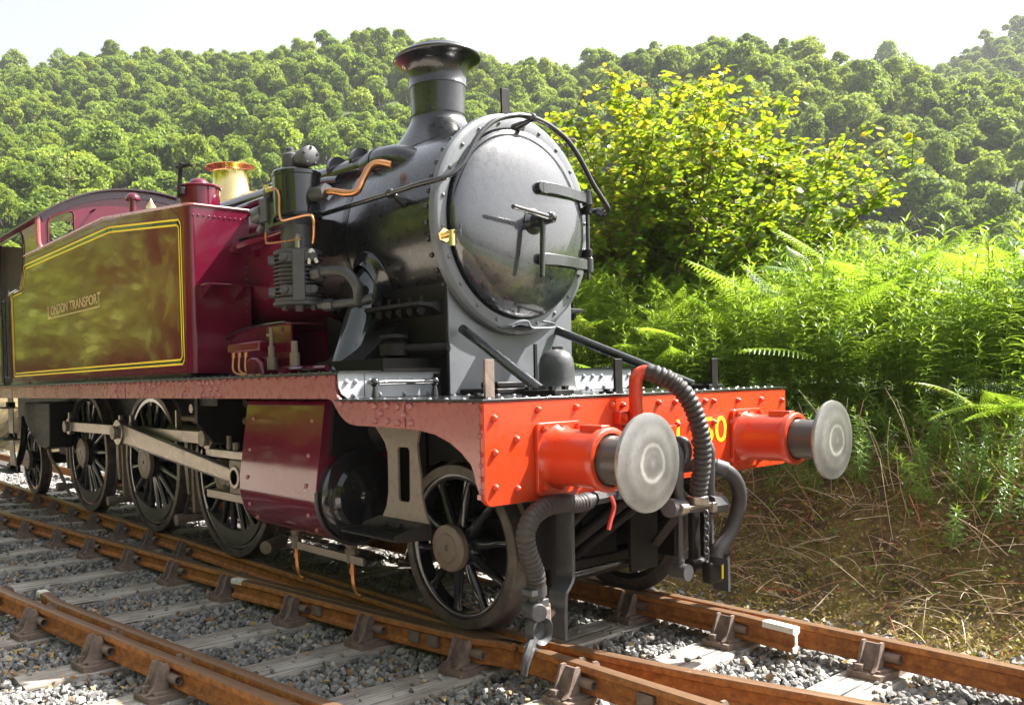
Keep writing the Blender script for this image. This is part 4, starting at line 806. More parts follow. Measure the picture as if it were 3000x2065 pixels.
for s in (-1,1):
    for x in (-1.80,-1.69,-1.58,-1.47,-1.36,-1.25): b.cyl((x,s*.71,1.87),(x,s*.71,1.99),.014,n=6).cyl((x,s*.71,1.885),(x,s*.71,1.915),.026,n=6)
P('saddle_bolts',b,BLACKM,SA,kind='stuff')
P('snifting_valve',MB().lathe([(-.0,.03),(.02,.09),(.09,.095),(.1,.07),(.12,.05),(.13,.09),(.15,.09),(.16,.001)],(-1.42,-.80,1.60),'z',20).cyl((-1.40,-.80,1.66),(-1.1,-.62,1.66),.03),BLACKM,SA)
P('deflector_lip',MB().tube([(-1.06,-.20,1.785),(-1.0,-.19,1.79),(-.97,-.13,1.822),(-.97,-.05,1.826),(-.965,-.02,1.785),(-.965,.1,1.785),(-.965,.19,1.79),(-.97,.2,1.815),(-1.0,.12,1.83)],.008,n=6,sm=3).prism([(-.20,1.785),(-.14,1.80),(-.02,1.79),(.0,1.775),(.2,1.785),(.19,1.795),(-.0,1.785),(-.2,1.795)],'x',-1.10,-.96),BLACKLIT,SB)
P('small_post',MB().box(-1.0,-.985,.028,.05,1.36,1.68),BLACKM); P('small_post',MB().box(-1.0,-.985,.21,.30,1.63,1.665).box(-1.0,-.985,.23,.28,1.36,1.64),BLACKM)
# diagonal stays
for s in (-1,1):
    t0=(-1.10,s*.50,1.775) if s<0 else (-1.13,.40,1.785); t1=(-.255,s*.70,1.39)
    ST=P('diagonal_stay',MB().cyl(t0,t1,.030,n=20),BLACKS)
    P('stay_foot',MB().box(-.33,-.09,s*.70-.075,s*.70+.075,1.362,1.392),BLACKM,ST,bevel=.004)
    for x in (-.30,-.13):
        for dy in (-.05,.05): P('foot_bolt',MB().box(x-.014,x+.014,s*.70+dy-.014,s*.70+dy+.014,1.392,1.412),BLACKM,ST)
P('relief_valve_dome',MB().lathe([(1.362,.15),(1.375,.15),(1.38,.125),(1.41,.112),(1.45,.108),(1.53,.106),(1.575,.098),(1.605,.078),(1.625,.045),(1.63,.0001)],(-.62,-.17,0),'z',48),CAST,angle=60)
for y in (-1.235,-.25,.69):
    L=P('lamp_bracket',MB().box(-.105,-.09,y-.032,y+.032,1.362,1.553),CHAIR if y<-1 else BLACKM,bevel=.003)
    P('bracket_foot',MB().box(-.20,-.095,y-.04,y+.04,1.362,1.374).box(-.18,-.15,y-.028,y-.004,1.374,1.388).box(-.14,-.115,y+.004,y+.028,1.374,1.388),BLACKM,L,bevel=.002)
b=MB()
for y in np.arange(-1.3,1.31,.085): b.dome((-.035,y,1.362),.014,.009,(0,0,1),8,1)
for x in np.arange(-1.1,-.1,.13):
    for y in (-1.32,1.32,-.58,.58): b.dome((x,y,1.362),.014,.009,(0,0,1),8,1)
P('platform_rivets',b,BLACKLIT,FPL,kind='stuff')
P('platform_casting',MB().box(-1.12,-.78,-.52,-.05,1.362,1.40).box(-1.0,-.85,-.45,-.2,1.40,1.44),BLACKM,bevel=.01)
# --- splashers and small fittings on the running plate
for s in (-1,1):
    cx,r=-2.95,.0; pts=[(-3.90,1.519),(-3.84,1.64),(-3.70,1.75),(-3.45,1.84),(-3.2,1.885),(-2.85,1.905),(-2.5,1.905),(-2.5,1.519)]
    pts=[(p.x,p.y) for p in spline([(a_,b_,0) for a_,b_ in pts[:-1]],5)]+[(-2.5,1.519)]
    SPL=P('splasher',MB().prism(pts,'y',s*.90,s*.915),MAROON,angle=25)
    v=[];F=[]
    for i,(x,z) in enumerate(pts[:-1]): v+=[(x,s*.55,z),(x,s*.96,z)]
    F=[(2*i,2*i+1,2*i+3,2*i+2) for i in range(len(pts)-2)]
    so_=P('splasher_top',MB().add(v,F),MAROON,SPL,angle=60); q=so_.modifiers.new('thick','SOLIDIFY'); q.thickness=.012
    P('splasher_edge',MB().tube([(x,s*.96,z) for x,z in pts[:-1]],.009,n=6,sm=1),BLACKG,SPL)
    b=MB()
    for x,z in ((-3.55,1.56),(-3.5,1.66),(-3.2,1.77),(-3.05,1.84),(-2.62,1.86)): b.dome((x,s*.915,z),.016,.014,(0,s,0),8,2)
    P('splasher_bolts',b,MAROON,SPL,kind='stuff')
LB=P('lubricator_box',MB().box(-3.12,-2.62,-1.12,-1.02,1.70,1.775),MAROON,bevel=.012)
for x in (-3.05,-2.95,-2.85): P('lubricator_pipe',MB().tube([(x,-1.10,1.70),(x,-1.11,1.60),(x+.02,-1.11,1.56),(x+.12,-1.11,1.535),(x+.25,-1.11,1.53)],.009,n=8).cyl((x,-1.10,1.70),(x,-1.10,1.665),.016,n=8),COPPER,LB)
P('round_maroon_casing',MB().prism([(-2.83,1.519),(-2.83,1.60),(-2.80,1.645),(-2.74,1.665),(-2.66,1.655),(-2.60,1.61),(-2.58,1.54),(-2.58,1.519)],'y',-1.12,-.96),MAROON,bevel=.02)
for x,y,z0,z1 in ((-2.50,-1.08,1.56,1.86),(-2.18,-1.08,1.58,1.70)):
    P('air_cock',MB().cyl((x,y,z0),(x,y,z0+.09),.035,n=8).cyl((x,y,z0+.09),(x,y,z0+.17),.024,n=10).cyl((x,y,z0+.17),(x,y,z1),.014,n=8).box(x-.05,x+.01,y-.01,y+.01,z1-.06,z1-.04),CAP)
P('piping_on_plate',MB().tube([(-2.5,-1.02,1.56),(-2.2,-1.02,1.56),(-1.9,-1.0,1.56)],.022,n=8,sm=2).box(-2.38,-2.28,-1.1,-1.0,1.519,1.56),MAROON)
P('yellow_strip',MB().box(-2.47,-1.5,-1.30,-1.22,1.5185,1.5215),YELLOWP)
P('smokebox_side_gusset',MB().prism([(-2.5,1.519),(-2.5,1.95),(-2.15,1.83),(-2.15,1.519)],'y',-.60,-.57).box(-2.05,-1.2,-1.05,-.6,1.519,1.535),BLACKM)
P('firebox_lower_casing',MB().box(-5.2,-2.55,-.60,.60,1.519,1.85),MAROON)
# smokebox cock
CK_=P('smokebox_cock',MB().cyl((-1.085,-.652,2.345),(-1.0,-.66,2.345),.022,n=12).cyl((-1.0,-.66,2.365),(-1.0,-.66,2.27),.02,n=12).cyl((-1.085,-.652,2.345),(-1.07,-.652,2.345),.045,n=6),BRASS)
P('cock_handle',MB().cyl((-1.0,-.66,2.35),(-.94,-.64,2.355),.009,n=8).cyl((-.945,-.64,2.325),(-.945,-.64,2.395),.007,n=8),CAST,CK_)
# --- cylinders
for s in (-1,1):
    cy_,cz,r=s*.985,.735,.315
    out=[(cy_+s*r*math.cos(t),cz+r*math.sin(t)) for t in [R(8)-(R(8)+R(250))*i/40 for i in range(41)]]
    top=[(s*1.17,1.36)]
    poly=[(s*.66,1.36),(s*1.185,1.36),(s*1.215,1.34),(s*1.222,1.31)]+[(s*1.30,.80)]+[p for p in out]+[(s*.66,.9)]
    CL=P('cylinder_cladding',MB().prism(poly,'x',-2.62,-1.60),MAROON_REFLECT if False else MAROON,angle=25,bevel=.006)
    P('cylinder_front_cover',MB().lathe([(-1.60,.300),(-1.555,.300),(-1.545,.285),(-1.54,.25),(-1.53,.22),(-1.50,.20),(-1.49,.05),(-1.47,.04),(-1.465,.0001)],(0,cy_,cz),'x',48).prism([(s*.66,1.355),(s*1.16,1.355),(s*1.20,1.0),(s*.66,1.0)],'x',-1.595,-1.57),BLACKG,CL)
    P('cladding_edge_band',MB().lathe([(-1.62,.3155),(-1.62,.3215),(-1.59,.3215),(-1.59,.3155)],(0,cy_,cz),'x',48,PI*1.12 if s<0 else -PI*.12-PI*0,0) if False else MB().tube([(-1.60,p[0],p[1]) for p in out[:34]],.012,n=8,sm=1),CAST,CL)
    sc_=MB().dome((0,0,0),.016,.012,(0,s,-.0),10,2).mesh('cladding_screw',MAROON_REFLECT,50)
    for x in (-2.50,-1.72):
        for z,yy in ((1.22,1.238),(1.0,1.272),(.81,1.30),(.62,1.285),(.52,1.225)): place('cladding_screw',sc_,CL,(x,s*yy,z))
    P('steam_chest',MB().lathe([(-2.80,.001),(-2.80,.12),(-2.62,.14),(-1.58,.14),(-1.55,.12),(-1.50,.06),(-1.47,.001)],(0,s*.78,1.16),'x',28),BLACKM)
    P('rear_cylinder_cover',MB().lathe([(-2.78,.06),(-2.72,.12),(-2.66,.26),(-2.62,.28)],(0,cy_,cz),'x',32).cyl((-2.95,cy_,cz),(-2.7,cy_,cz),.07,n=16),BLACKM)
    for x in (-2.36,-1.66):
        dc=P('drain_cock',MB().cyl((x,s*1.0,.44),(x,s*1.0,.29),.038,n=12).cyl((x,s*1.0,.38),(x,s*1.0,.35),.05,n=6),CAP)
        P('copper_drain_pipe',MB().tube([(x,s*1.0,.29),(x,s*1.0,.22),(x+.01,s*1.0,.15),(x+.05,s*1.0,.10),(x+.10,s*1.0,.09)],.014,n=8).cyl((x,s*1.0,.26),(x,s*1.0,.22),.024,n=6),COPPER,dc)
    P('drain_cock_rod',MB().obox((-2.3,s*1.02,.32),(-1.5,s*1.02,.32),.02,.05),STEEL)
# motion
for s in (-1,1):
    y=s*.985
    for z in (.565,.905): P('slide_bar',MB().box(-3.75,-2.78,y-.045,y+.045,z-.032,z+.032),STEEL,bevel=.004)
    P('crosshead',MB().box(-3.30,-3.08,y-.06,y+.06,.60,.87).cyl((-3.19,y-.075,.735),(-3.19,y+.075,.735),.07,n=24).box(-3.32,-3.06,y-.03,y+.03,.597,.873),CAP,bevel=.01)
    P('piston_rod',MB().cyl((-3.10,y,.735),(-2.78,y,.735),.035,n=16),STEEL)
    P('oil_cup',MB().cyl((-3.4,y,.93),(-3.4,y,1.05),.022,n=10).cyl((-3.28,y,.94),(-3.28,y,1.0),.03,n=8).cyl((-3.0,y,.94),(-3.0,y,1.0),.02,n=8),CAP)
    P('motion_bracket',MB().prism([(s*.60,1.36),(s*1.22,1.36),(s*1.22,1.16),(s*1.08,1.0),(s*.90,.96),(s*.60,.96)],'x',-3.52,-3.47).box(-3.5,-3.1,s*.6-.02,s*.6+.02,.5,1.36).box(-3.55,-3.15,min(s*1.0,s*1.2),max(s*1.0,s*1.2),1.30,1.36),BLACKM)
    P('valve_rod',MB().cyl((-4.7,s*.80,1.16),(-2.8,s*.80,1.16),.03,n=12).cyl((-5.0,s*.80,1.04),(-3.9,s*.80,1.04),.055,n=16).cyl((-4.4,s*.82,1.16),(-3.75,s*.82,1.16),.045,n=14),CAP)
    P('rocking_arm',MB().obox((-4.55,s*.92,1.24),(-4.55,s*.92,1.0),.03,.045,up=(0,1,0)),STEEL)
    P('rocking_shaft',MB().cyl((-4.2,s*.8,1.26),(-4.2,s*.95,1.26),.04),STEEL)
# --- wheels
def wheel_parts(Rr,ns,hubr,cap,cw=None):
    h=Rr-.058
    ty=MB().lathe([(-.07,h-.0),(-.07,Rr-.006),(-.064,Rr),(.03,Rr+.004),(.044,Rr+.026),(.056,Rr+.027),(.066,Rr+.01),(.068,h),(-.07,h)],ax='y',n=72).mesh('tyre',TYRE,30)
    r=h-.045 if Rr>.6 else h-.035
    rim=MB().lathe([(-.055,h),(-.055,h-.012),(-.05,r+.004),(-.045,r),(.04,r),(.05,h),(-.055,h)],ax='y',n=72).mesh('wheel_rim',BLACKG,30)
    hub=MB().lathe([(-.095,.0001),(-.095,hubr*.72),(-.10,hubr*.74),(-.105,hubr*.95),(-.10,hubr),(-.07,hubr*1.03),(-.03,hubr*1.1),(.06,hubr*1.1),(.06,.0001)],ax='y',n=48).mesh('wheel_hub',BLACKG,30)
    k=cap; cp=MB().lathe([(-.135,.0001),(-.135,.016),(-.145,.018),(-.147,.022),(-.147,k*.58),(-.143,k*.60),(-.143,k*.64),(-.146,k*.66),(-.143,k*.96),(-.136,k),(-.10,k)],ax='y',n=48).mesh('axle_end',CAP,25)
    m=MB(); L=r+.006; v=[]
    for t in (0,.12,.5,.88,1):
        rad_=hubr*.9+(L-hubr*.9)*t; wx=(.030-.010*t+ .02*max(0,t-.88)/.12+.012*max(0,.12-t)/.12)*(1.25 if Rr>.6 else 1.0); wy=.036-.010*t; yc=-.035+.015*t
        for i in range(8):
            a_=2*PI*i/8; v.append((wx*math.cos(a_),yc+wy*math.sin(a_),rad_))
    F=[(k_*8+i,k_*8+(i+1)%8,(k_+1)*8+(i+1)%8,(k_+1)*8+i) for k_ in range(4) for i in range(8)]
    sp=m.add(v,F).mesh('spoke',BLACKG,50)
    cwm=None
    if cw:
        a0,a1,rc=cw; pl=arc(0,0,r+.004,a0,a1,26); 
        mid=(a0+a1)/2; half=(a1-a0)/2; c0=(pl[0],pl[-1]); n=20
        inner=[]
        for i in range(n+1):
            t=i/n; p0=Vector(pl[-1]); p1=Vector(pl[0]); q=p0.lerp(p1,t); bul=math.sin(PI*t)*.13; md=Vector((math.cos(mid),math.sin(mid))); q+=md*bul; inner.append((q.x,q.y))
        cwm=MB().prism(pl+inner[1:-1],'y',-.062,.02).mesh('counterweight',paint('grimy_counterweight',(.05,.045,.04),.5,.2,.4,dirt=(.16,.14,.12),dirtamt=.8,fine=1.5) if 'grimy_counterweight' not in bpy.data.materials else bpy.data.materials['grimy_counterweight'],40)
    return ty,rim,hub,cp,sp,ns,cwm
def put_wheel(parts,x,z,s,ph,name):
    ty,rim,hub,cp,sp,ns,cwm=parts; rz=0 if s<0 else PI
    wh=place(name,rim,LOCO,(x,s*.75,z),rot=(0,0,rz))
    def ch(n,me,rot=(0,0,0)):
        o=bpy.data.objects.new(n,me); COL.objects.link(o); o.parent=wh; o.rotation_euler=rot; return o
    ch('tyre',ty); ch('wheel_hub',hub); ch('axle_end',cp)
    for i in range(ns): ch('spoke',sp,(0,ph+2*PI*i/ns,0))
    if cwm: ch('counterweight',cwm,(0,0,0))
    return wh
big=wheel_parts(.705,16,.135,.165,(R(215),R(325),0)); small=wheel_parts(.4825,10,.12,.137)
DX=[-3.734,-5.493,-7.479]
for s in (-1,1):
    for i,x in enumerate(DX): put_wheel(big,x,.705,s,.1+.13*i,'driving_wheel')
    put_wheel(small,-.8365,.4825,s,.15,'leading_wheel'); put_wheel(small,-9.884,.4825,s,.3,'trailing_wheel')
for x,z in [(q,.705) for q in DX]+[(-.8365,.4825),(-9.884,.4825)]: P('axle',MB().cyl((x,-.7,z),(x,.7,z),.085,n=20),BLACKM)
# rods (cranks at the top on this side)
for s in (-1,1):
    pz=.705+.315; y=s*1.0
    def eye(m,x,z,yy,r,w_): m.cyl((x,yy-w_,z),(x,yy+w_,z),r,n=32)
    m=MB(); pts=[(DX[2],pz),(DX[0],pz)]
    rod=MB()
    for x0,x1 in ((DX[2],DX[1]),(DX[1],DX[0])): rod.box(x0,x1,y-.022,y+.022,pz-.052,pz+.052)
    for x in DX: eye(rod,x,pz,y,.095,.03)
    for x in DX[1:]: rod.prism([(x-.03,pz+.09),(x+.03,pz+.09),(x+.022,pz+.12),(x+.02,pz+.165),(x-.02,pz+.165),(x-.022,pz+.12)],'y',y-.02,y+.02)
    CR=P('coupling_rod',rod,STEEL,bevel=.004)
    for x in DX: P('crank_pin',MB().cyl((x,s*.80,pz),(x,s*(1.06 if x!=DX[1] else 1.19),pz),.058,n=24).cyl((x,s*(1.05 if x!=DX[1] else 1.17),pz),(x,s*(1.075 if x!=DX[1] else 1.205),pz),.066,n=32),CAP,CR)
    a_=Vector((DX[1],s*1.11,pz)); b_=Vector((-3.19,s*1.02,.735)); dd=(b_-a_).normalized(); up=Vector((0,0,1)); nn=(up-dd*up.dot(dd)).normalized(); sd_=dd.cross(nn)
    m=MB(); v=[]
    for t,hh in ((.03,.098),(1,.062)):
        q=a_.lerp(b_,t)
        for i_,j_ in ((-1,-1),(1,-1),(1,1),(-1,1)): v.append(q+sd_*.028*i_+nn*hh*j_*.92)
    m.add(v,[(0,1,2,3),(7,6,5,4),(0,4,5,1),(1,5,6,2),(2,6,7,3),(3,7,4,0)])
    m.cyl(a_-Vector((0,.045,0)),a_+Vector((0,.045,0)),.125,n=36); m.cyl(b_-Vector((0,.04,0)),b_+Vector((0,.04,0)),.09,n=28)
    m.box(a_.x-.02,a_.x+.02,a_.y-.02,a_.y+.02,pz+.10,pz+.17)
    CN=P('connecting_rod',m,STEEL,bevel=.005)
    v=[]
    for t,hh in ((.14,.045),(.92,.03)):
        q=a_.lerp(b_,t)+sd_*(0)+Vector((0,s*.0285,0))
        for i_,j_ in ((-1,-1),(1,-1),(1,1),(-1,1)): v.append(q+Vector((0,s*.0015*(1 if i_>0 else -1),0))+nn*hh*j_)
    P('rod_strap_line',MB().cyl(a_.lerp(b_,.05)+Vector((0,s*.03,.09)),a_.lerp(b_,.98)+Vector((0,s*.03,.052)),.006,n=6).cyl(a_.lerp(b_,.05)+Vector((0,s*.03,-.09)),a_.lerp(b_,.98)+Vector((0,s*.03,-.052)),.006,n=6),STEEL,CN)
# --- frames, springs, brakes
for s in (-1,1):
    y=s*.62
    P('main_frame',MB().prism([(-11.3,1.50),(-11.3,.85),(-10.5,.75),(-9.2,.78),(-8.5,.55),(-6.9,.55),(-6.8,.40),(-4.2,.40),(-4.0,.55),(-2.0,.50),(-1.55,.80),(-1.2,.95),(-.4,.95),(-.03,.90),(-.03,1.34),(-1.2,1.34),(-1.2,1.50)],'y',y-.015,y+.015),BLACKM)
    for x in (-4.62,-6.45,-8.3):
        BH=P('brake_hanger',MB().obox((x,s*.75,1.0),(x+.03,s*.75,.28),.05,.05,up=(0,1,0)).prism([(x-.06,.45),(x-.02,.45),(x-.035,.72),(x-.02,.95),(x-.09,.95),(x-.11,.7)],'y',s*.75-.045,s*.75+.045).cyl((x+.05,s*.9,.235),(x+.05,-s*.1,.235),.035,n=12).cyl((x+.05,s*.88,.235),(x+.05,s*.96,.235),.055,n=8),CAP)
    P('brake_pull_rod',MB().obox((-8.2,s*.45,.24),(-2.9,s*.45,.24),.03,.05).cyl((-3.0,s*.75,.22),(-2.85,s*.98,.22),.05,n=10),CAP)
    for x in DX: P('leaf_spring',MB().box(x-.45,x+.45,y+s*.02-.05,y+s*.02+.05,.98,1.02).box(x-.33,x+.33,y+s*.02-.05,y+s*.02+.05,.94,.98).box(x-.2,x+.2,y+s*.02-.05,y+s*.02+.05,.90,.94),BLACKM)
    # sandbox with pipe
    SX=P('sandbox',MB().prism([(-9.05,1.30),(-9.2,1.18),(-9.05,1.02),(-8.55,.76),(-8.2,.72),(-8.0,.76),(-7.95,1.30)],'y',s*.82,s*1.10),BLACKM,bevel=.015)
    P('sand_pipe',MB().tube([(-8.42,s*1.0,.75),(-8.40,s*.98,.60),(-8.30,s*.9,.40),(-8.18,s*.82,.12)],.02,n=10).cyl((-8.42,s*1.0,.78),(-8.42,s*1.0,.72),.045,n=12),CAP,SX)
    P('injector_pipe',MB().tube([(-9.3,s*1.05,1.1),(-9.2,s*1.1,.75),(-9.45,s*1.12,.47),(-9.8,s*1.12,.43)],.045,n=12),BLACKM)
    # cab steps
    CS=P('cab_step_plate',MB().prism([(-9.30,1.36),(-9.05,1.36),(-9.07,.75),(-8.97,.42),(-9.28,.42),(-9.27,.75)],'y',s*1.24,s*1.255),CAP)
    for z,x0,x1 in ((.41,-9.65,-8.85),(.83,-9.60,-8.95),(1.24,-9.6,-9.0)): P('step_tread',MB().box(x0,x1,min(s*1.20,s*1.40),max(s*1.20,s*1.40),z-.014,z).box(x0+.2,x1-.05,min(s*1.22,s*1.255),max(s*1.22,s*1.255),z,z+.07),BLACKM,CS,bevel=.004)
    # front steps
    pl=[(-1.03,1.215),(-.605,1.215),(-.625,1.17),(-.64,1.12),(-.635,1.05),(-.615,.95),(-.612,.85),(-.59,.77),(-.555,.70),(-.965,.70),(-.925,.76),(-.905,.84),(-.903,.95),(-.905,1.06),(-.93,1.12),(-.98,1.17)]
    hole=[(-.812,1.08),(-.80,1.097),(-.72,1.097),(-.705,1.08),(-.712,.815),(-.725,.798),(-.80,.798),(-.812,.815)]
    me=bpy.data.meshes.new('front_step_hanger'); import bmesh
    bm=bmesh.new(); 
    for lp in (pl,hole):
        vs_=[bm.verts.new((x,0,z)) for x,z in lp]
        for i in range(len(vs_)): bm.edges.new((vs_[i],vs_[(i+1)%len(vs_)]))
    bmesh.ops.triangle_fill(bm,use_beauty=True,edges=bm.edges[:]); bm.to_mesh(me); bm.free(); me.materials.append(CAP)
    HG=place('front_step_hanger',me,LOCO,(0,s*1.25,0)); q=HG.modifiers.new('t','SOLIDIFY'); q.thickness=.014; q.offset=0
    v=[(-1.05,s*1.255,.70),(-.545,s*1.255,.70),(-.545,s*1.275,.64),(-.76,s*1.45,.585),(-1.20,s*1.45,.61),(-1.21,s*1.43,.64)]
    st=MB(); st.prism([(-1.18,s*1.24),(-.55,s*1.24),(-.62,s*1.43),(-1.14,s*1.43)],'z',.612,.624).prism([(-1.0,.70),(-.55,.70),(-.55,.612),(-1.18,.612),(-1.16,.64)],'y',s*1.252,s*1.262)
    st.add([(-.55,s*1.24,.624),(-.55,s*1.24,.70),(-.55,s*1.30,.70),(-.62,s*1.43,.65),(-.62,s*1.43,.612),(-.56,s*1.24,.624),(-.56,s*1.24,.70),(-.56,s*1.30,.70),(-.63,s*1.43,.65),(-.63,s*1.43,.612)],[(0,1,2,3,4),(9,8,7,6,5),(0,5,6,1),(1,6,7,2),(2,7,8,3),(3,8,9,4)])
    P('step_tread',st,BLACKM,HG,bevel=.003)
    for x in (-.93,-.80): P('step_bolt',MB().dome((x,s*1.262,.66),.018,.015,(0,s,0)),BLACKM,HG)
P('underframe_stretcher',MB().box(-10.5,-4,-.6,.6,1.30,1.34).box(-2.6,-1.3,-.66,.66,.55,1.34).box(-6.9,-6.7,-.6,.6,.5,1.3).box(-4.75,-4.6,-.6,.6,.5,1.3).box(-9.0,-8.6,-.7,.7,.6,1.3),BLACKM)
P('ashpan',MB().box(-8.3,-5.0,-.5,.5,.42,1.3),BLACKM)
# --- pony truck, guard irons, brake rodding under the beam
PT=P('pony_truck_frame',MB().box(-1.35,-.30,-.60,-.55,.30,.62).box(-1.35,-.30,.55,.60,.30,.62).box(-.62,-.48,-.60,.85,.24,.36).box(-1.1,-.6,-.45,.45,.55,.80).box(-.7,-.3,-.5,.5,.80,.90),BLACKM,bevel=.01)
P('pony_truck_block',MB().box(-.50,-.40,.74,.90,.17,.30),BLACKM,PT,bevel=.006)
for a_,b_,rr_ in (((-.05,-.05,.86),(-.60,-.42,.30),.036),((-.10,-.42,.84),(-.55,-.60,.30),.034),((-.05,.12,.84),(-.60,-.20,.30),.03),((-.08,.62,.80),(-.50,.38,.28),.035)): P('radius_strut',MB().cyl(a_,b_,rr_,n=14),BLACKM,PT)
P('frame_plate',MB().box(-.30,-.28,.08,.34,.28,.86).box(-.52,-.50,-.10,.22,.30,.86),BLACKM,PT)
P('brake_cross_rod',MB().cyl((-.34,-.50,.33),(-.34,.30,.335),.02,n=12),BLACKS)
gi=[(-.175,-.62,.80),(-.175,-.62,.40),(-.12,-.66,.33),(-.05,-.76,.30),(-.05,-.78,.07)]
for s in (-1,1):
    q=[(x,s*abs(y),z) for x,y,z in ((-.16,.47,.80),(-.16,.60,.80),(-.15,.645,.76),(-.15,.648,.44),(-.14,.665,.385),(-.12,.72,.35),(-.11,.755,.31),(-.11,.76,.09))]
    m=MB(); v=[]
    Pq=spline(q,3)
    for p in Pq: v+=[(p.x-.055,p.y-.012,p.z),(p.x+.055,p.y-.012,p.z),(p.x+.055,p.y+.012,p.z),(p.x-.055,p.y+.012,p.z)]
    # top run is horizontal: thicken in z
    F=[(k*4+i,k*4+(i+1)%4,(k+1)*4+(i+1)%4,(k+1)*4+i) for k in range(len(Pq)-1) for i in range(4)]+[(0,1,2,3),tuple(range(len(v)-4,len(v)))]
    GI=P('guard_iron',m.add(v,F).box(-.22,-.10,min(s*.47,s*.64),max(s*.47,s*.64),.785,.81),CAST,bevel=.003)
    P('guard_iron_web',MB().box(-.26,-.235,min(s*.63,s*.80),max(s*.63,s*.80),.42,.86),BLACKM,GI)
# --- front hoses and coupling
VP=P('vacuum_standpipe',MB().tube([(.075,-.322,.86),(.075,-.322,1.20),(.075,-.322,1.40),(.08,-.318,1.45),(.10,-.295,1.475),(.135,-.275,1.475)],.036,n=24,sm=5),RED)
P('standpipe_collar',MB().cyl((.075,-.322,1.265),(.075,-.322,1.28),.042,n=24),RED,VP); P('standpipe_clip',MB().box(.0,.045,-.42,-.285,1.20,1.27),RED,VP,bevel=.006); P('clip_nut',MB().cyl((.045,-.39,1.235),(.065,-.39,1.235),.018,n=6),RED,VP)
def ribbed(pts,r,pitch,amp,n=18):
    Pp=spline(pts,24); D=[0]
    for a_,b_ in zip(Pp[:-1],Pp[1:]): D.append(D[-1]+(b_-a_).length)
    L=D[-1]; N_=int(L/(pitch/6)); out=[];j=0
    for k in range(N_+1):
        s_=L*k/N_
        while j<len(D)-2 and D[j+1]<s_: j+=1
        t=(s_-D[j])/max(1e-9,D[j+1]-D[j]); out.append(Pp[j].lerp(Pp[j+1],min(1,max(0,t))))
    return MB().tube(out,r,n=n,sm=1,rf=lambda t,k:r+amp*(abs(math.sin(PI*k/6))-.5)*2*(1 if .04<t<.96 else .2))
VH=P('vacuum_hose',ribbed([(.12,-.282,1.475),(.16,-.262,1.462),(.21,-.215,1.43),(.255,-.165,1.37),(.285,-.125,1.29),(.30,-.095,1.20),(.305,-.072,1.12),(.30,-.058,1.04),(.285,-.045,.95),(.265,-.035,.87),(.25,-.03,.79)],.045,.030,.0045),RUBBER,angle=80)
P('hose_coupling',MB().cyl((.25,-.03,.80),(.25,-.03,.755),.056,n=24).box(.23,.27,-.14,.11,.735,.755).box(.22,.28,.07,.11,.70,.755).cyl((.25,-.14,.745),(.25,-.20,.745),.03,n=12),STEEL,VH,bevel=.004)
# hook and screw coupling
P('draw_hook_plate',MB().box(.001,.022,-.12,.12,.94,1.17),RED,bevel=.004)
hk=[(.02,1.03),(.02,1.09),(.10,1.10),(.17,1.125),(.225,1.12),(.255,1.08),(.26,1.03),(.24,.98),(.20,.95),(.14,.94),(.09,.96),(.02,.985)]
hk=[(p.x,p.y) for p in spline([(a_,b_,0) for a_,b_ in hk],4)]
HK=P('draw_hook',MB().prism(hk,'y',-.135,-.085).prism([(.02,1.09),(.02,.985),(-.05,.985),(-.05,1.09)],'y',-.135,-.085),CAST,bevel=.01)
for y in (-.18,.115):
    P('coupling_link',MB().tube([(.13,y,1.07),(.19,y+.01,1.09),(.225,y+.02,1.04),(.225,y+.02,.95),(.215,y+.03,.84),(.21,y+.05,.735)],.024,n=12),CAST,HK)
P('coupling_trunnion',MB().cyl((.21,-.22,.745),(.21,.25,.725),.034,n=16).cyl((.21,.12,.73),(.21,.25,.725),.062,.055,n=8).cyl((.21,-.24,.75),(.21,-.12,.745),.05,n=12),CAST,HK)
P('coupling_screw',MB().cyl((.15,-.045,.72),(.15,-.05,.44),.014,n=10).cyl((.15,-.05,.44),(.15,-.05,.415),.022,n=10),CAST,HK)
P('tommy_bar_weight',MB().cyl((.10,-.05,.375),(.20,-.05,.375),.045,n=24),CAST,HK)
P('lower_shackle',MB().box(.08,.12,.12,.19,.33,.72).box(.08,.12,.24,.31,.36,.72).cyl((.1,.10,.37),(.1,.33,.37),.045,n=14),BLACKM,HK,bevel=.01)
P('coupling_link_lower',MB().tube([(.21,-.14,.72),(.12,-.2,.60),(-.05,-.28,.5),(-.30,.05,.40)],.022,n=10) if False else MB().obox((.12,.02,.72),(-.40,.40,.33),.06,.02),BLACKM,HK)
def link(c,ax_,r=.017,t=.0045):
    m=MB(); pts=[]
    for i in range(13):
        a_=2*PI*i/12; u=Vector((0,0,1))*math.sin(a_)*(r*1.35)+Vector(ax_)*math.cos(a_)*r*.75; pts.append(Vector(c)+u)
    return m.tube(pts,t,n=6,sm=1,cap=False)
CHN=empty_chain=None
z=.70; i=0; lk0=link((0,0,0),(0,1,0)).mesh('chain_link',CAST,60); lk1=link((0,0,0),(1,0,0)).mesh('chain_link',CAST,60)
while z>.44: place('chain_link',lk0 if i%2 else lk1,VH,(.28,-.0+.003*math.sin(i),z)); z-=.034; i+=1
